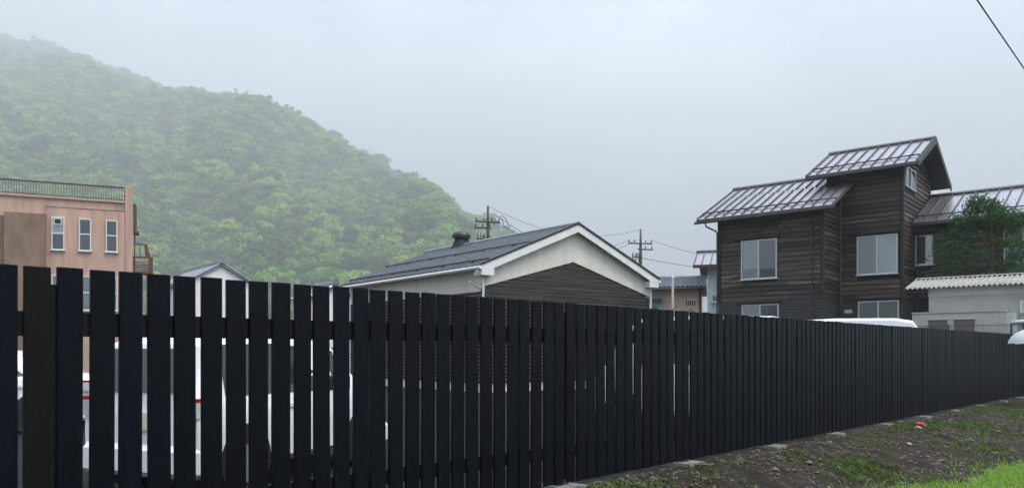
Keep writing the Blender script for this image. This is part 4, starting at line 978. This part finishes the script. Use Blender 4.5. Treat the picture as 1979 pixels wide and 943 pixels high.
# ------------------------------------------------------------------ walker with umbrella at the edge of the picture
def walker():
    gx, gy = 13.32, 20.0
    gz = bank_z(*(lambda v: (v.dot(FD), v.dot(FN)))(Vector((gx, gy)) - F0))
    h = root('person', (gx, gy, gz), R(10), 'person in a pale green raincoat holding an umbrella at the fence', 'person')
    J = {'pel': (0, 0, .80), 'wai': (0, 0, .96), 'che': (0, .01, 1.15), 'nec': (0, 0, 1.30), 'hed': (0, -.01, 1.36), 'ls': (-.16, 0, 1.24), 'le': (-.30, -.02, 1.00), 'lw': (-.16, -.20, 1.08), 'rs': (.16, 0, 1.24), 're': (.24, .02, 1.00), 'rw': (.25, -.05, .78), 'lh': (-.09, 0, .76), 'lk': (-.10, -.03, .43), 'la': (-.10, .04, .09), 'lt': (-.11, -.10, .05), 'rh': (.09, 0, .76), 'rk': (.10, -.08, .43), 'ra': (.10, -.02, .09), 'rt': (.11, -.16, .05)}
    rad = {'pel': .145, 'wai': .13, 'che': .145, 'nec': .055, 'hed': .05, 'ls': .07, 'le': .06, 'lw': .045, 'rs': .07, 're': .06, 'rw': .045, 'lh': .085, 'lk': .06, 'la': .045, 'lt': .035, 'rh': .085, 'rk': .06, 'ra': .045, 'rt': .035}
    ks = list(J); E = [('pel', 'wai'), ('wai', 'che'), ('che', 'nec'), ('nec', 'hed'), ('che', 'ls'), ('ls', 'le'), ('le', 'lw'), ('che', 'rs'), ('rs', 're'), ('re', 'rw'), ('pel', 'lh'), ('lh', 'lk'), ('lk', 'la'), ('la', 'lt'), ('pel', 'rh'), ('rh', 'rk'), ('rk', 'ra'), ('ra', 'rt')]
    me = bpy.data.meshes.new('body'); me.from_pydata([J[k] for k in ks], [(ks.index(a), ks.index(b)) for a, b in E], []); o = link(bpy.data.objects.new('body', me), h)
    md = o.modifiers.new('skin', 'SKIN'); md.use_smooth_shade = True
    for i, k in enumerate(ks):
        sv = me.skin_vertices[0].data[i]; sv.radius = (rad[k] * (1.15 if k in ('pel', 'wai', 'che') else 1), rad[k]); sv.use_root = (k == 'pel')
    o.modifiers.new('sub', 'SUBSURF').levels = 2; o.modifiers['sub'].render_levels = 2
    me.materials.append(M['trousers'])
    # raincoat: flared shell over the trunk, plus sleeves
    V = []; n = 20; rg = [(.55, .25, .20), (.75, .22, .18), (.96, .19, .155), (1.12, .205, .165), (1.22, .19, .145), (1.28, .11, .10), (1.31, .075, .075)]
    for z, a, b in rg: V += [(a * math.cos(k * 2 * math.pi / n) * (1 + .03 * math.sin(k * 3)), b * math.sin(k * 2 * math.pi / n), z) for k in range(n)]
    mesh('raincoat', V, [(i * n + k, i * n + (k + 1) % n, (i + 1) * n + (k + 1) % n, (i + 1) * n + k) for i in range(len(rg) - 1) for k in range(n)], 'raincoat', h, True, False)
    for s, e, w_ in (('ls', 'le', 'lw'), ('rs', 're', 'rw')):
        MB().tube([Vector(J[s]) + Vector((0, 0, .02)), J[e], Vector(J[e]).lerp(Vector(J[w_]), .9)], [.095, .085, .07], 12).build('sleeve', 'raincoat', h, True)
        # hand with fingers
        c = Vector(J[w_]); hd = MB(); hd.tube([c, c + Vector((0, -.05, .0)), c + Vector((0, -.085, .0))], [.022, .036, .03], 8)
        for k in range(4): hd.tube([c + Vector((-.028 + k * .018, -.08, .012)), c + Vector((-.028 + k * .018, -.115, .0)), c + Vector((-.028 + k * .018, -.10, -.03))], [.009, .009, .007], 6)
        hd.tube([c + Vector((-.03, -.04, .015)), c + Vector((-.045, -.075, .02)), c + Vector((-.02, -.10, .02))], [.010, .010, .008], 6); hd.build('hand', 'skin', h, True)
    bm = bmesh.new(); bmesh.ops.create_uvsphere(bm, u_segments=20, v_segments=14, radius=.1)
    for v in bm.verts:
        v.co.x *= .78; v.co.z *= 1.12
        if v.co.y < -.03 and abs(v.co.x) < .02 and -.03 < v.co.z < .02: v.co.y -= .018
        if v.co.z < -.05: v.co.x *= .85
        v.co += Vector((0, -.015, 1.45))
    hm = bpy.data.meshes.new('head'); bm.to_mesh(hm); bm.free(); hm.materials.append(M['skin']); hm.polygons.foreach_set('use_smooth', [True] * len(hm.polygons)); ho = link(bpy.data.objects.new('head', hm), h)
    for sx in (-1, 1): MB().tube([(sx * .03, -.105, 1.46), (sx * .03, -.112, 1.46)], .009, 8).build('eye', 'hair', ho); MB().tube([(sx * .075, -.01, 1.47), (sx * .084, 0, 1.43)], .018, 8).build('ear', 'skin', ho)
    box('mouth', 'redscrap', ho, -.02, .02, -.106, -.10, 1.392, 1.399)
    bm = bmesh.new(); bmesh.ops.create_uvsphere(bm, u_segments=20, v_segments=14, radius=.112)
    bmesh.ops.delete(bm, geom=[v for v in bm.verts if v.co.y < -.02 and v.co.z < .03 or v.co.z < -.07], context='VERTS')
    for v in bm.verts: v.co.x *= .82; v.co.z *= 1.1; v.co += Vector((0, -.005, 1.46))
    hm = bpy.data.meshes.new('hair'); bm.to_mesh(hm); bm.free(); hm.materials.append(M['hair']); link(bpy.data.objects.new('hair', hm), h)
    # umbrella
    u = root('umbrella', (gx, gy, gz), R(10), 'white umbrella held up at the far end of the black fence', 'umbrella')
    n = 8; V = []; F = []; rings = 7; R0 = .66; zt, zr = 1.98, 1.56
    cx, cy = -.20, -.30
    sub = 6; m = n * sub
    for i in range(rings + 1):
        t = i / rings; r = R0 * math.sin(t * math.pi / 2); z = zt - (zt - zr) * (1 - math.cos(t * math.pi / 2)) ** .95
        for k in range(m):
            ph = (k % sub) / sub; dip = 1 - .055 * math.sin(ph * math.pi) * t
            a = 2 * math.pi * k / m; V.append((cx + r * dip * math.cos(a), cy + r * dip * math.sin(a), z + .02 * math.sin(ph * math.pi) * t * t * (1 if i == rings else 0)))
    for i in range(rings): F += [(i * m + k, i * m + (k + 1) % m, (i + 1) * m + (k + 1) % m, (i + 1) * m + k) for k in range(m)]
    mesh('canopy', V, F, 'umbrella', u, True, False)
    MB().tube([(cx, cy, 1.0), (cx, cy, zt + .06)], .008, 8).build('shaft', 'alu', u)
    MB().tube([(cx, cy, 1.0), (cx, cy, .94), (cx + .03, cy, .91), (cx + .06, cy, .94)], .013, 8).build('handle', 'blackplastic', u)
    for k in range(n):
        a = 2 * math.pi * k / n; MB().tube([(cx, cy, zt - .01)] + [(cx + R0 * math.sin(t) * math.cos(a) * .99, cy + R0 * math.sin(t) * math.sin(a) * .99, zt - .012 - (zt - zr) * (1 - math.cos(t)) ** .95) for t in (.5, 1.0, 1.57)], .004, 5).build('rib', 'alu', u)
walker()

# ------------------------------------------------------------------ litter on the bank
def litter():
    def on(s, d): return (*fp(s, d), bank_z(s, d))
    x, y, z = on(14.0, .62)
    bm = bmesh.new(); bmesh.ops.create_icosphere(bm, subdivisions=3, radius=.085)
    for v in bm.verts:
        v.co *= 1 + .45 * mnoise.noise(v.co * 16 + Vector((3, 1, 2))); v.co.z *= .85
    me = bpy.data.meshes.new('crumpled_bag'); bm.to_mesh(me); bm.free(); me.materials.append(M['redscrap'])
    o = link(bpy.data.objects.new('crumpled_bag', me)); o.location = (x, y, z + .05); tag(o, 'crumpled red plastic scrap lying high on the soil bank', 'scrap')
    x, y, z = on(13.75, .66)
    bm = bmesh.new(); bmesh.ops.create_icosphere(bm, subdivisions=3, radius=.07)
    for v in bm.verts:
        v.co *= 1 + .4 * mnoise.noise(v.co * 14); v.co.z *= .55
    me = bpy.data.meshes.new('green_scrap'); bm.to_mesh(me); bm.free(); me.materials.append(M['olive'])
    o = link(bpy.data.objects.new('green_scrap', me)); o.location = (x, y, z + .02); tag(o, 'dull green scrap lying against the red plastic', 'scrap')
    a = Vector(on(7.55, 1.65)); b = Vector(on(7.95, 1.35))
    o = MB().tube([a + Vector((0, 0, .01)), a.lerp(b, .5) + Vector((.01, 0, .03)), b + Vector((0, 0, .015))], [.012, .014, .009], 7).build('dry_stick', 'stick', None, True); tag(o, 'pale dry stick lying on the lower soil bank', 'stick')
    for (s, d, r, lb) in ((11.6, 1.15, .04, 'pale stone lying alone on the middle of the soil bank'),):
        bm = bmesh.new(); bmesh.ops.create_icosphere(bm, subdivisions=2, radius=r)
        for v in bm.verts: v.co *= 1 + .4 * mnoise.noise(v.co * 20); v.co.z *= .6
        me = bpy.data.meshes.new('stone'); bm.to_mesh(me); bm.free(); me.materials.append(M['concrete']); o = link(bpy.data.objects.new('stone', me)); X = on(s, d); o.location = (X[0], X[1], X[2] + .01); tag(o, lb, 'stone')
litter()

# ------------------------------------------------------------------ mist
def haze():
    m = bpy.data.materials.new('mist'); m.use_nodes = True; t = m.node_tree; t.nodes.clear()
    o = N(t, 'ShaderNodeOutputMaterial'); v = N(t, 'ShaderNodeVolumePrincipled'); v.inputs['Color'].default_value = (.93, .97, 1.0, 1); v.inputs['Density'].default_value = HAZE_DENSITY; v.inputs['Anisotropy'].default_value = 0.0
    t.links.new(v.outputs[0], o.inputs['Volume']); M['mist'] = m
    tag(box('haze', 'mist', None, -3000, 3000, -3000, 3000, -2.0, 900), 'pale rain mist hanging over the valley', 'mist', kind='stuff')
haze()
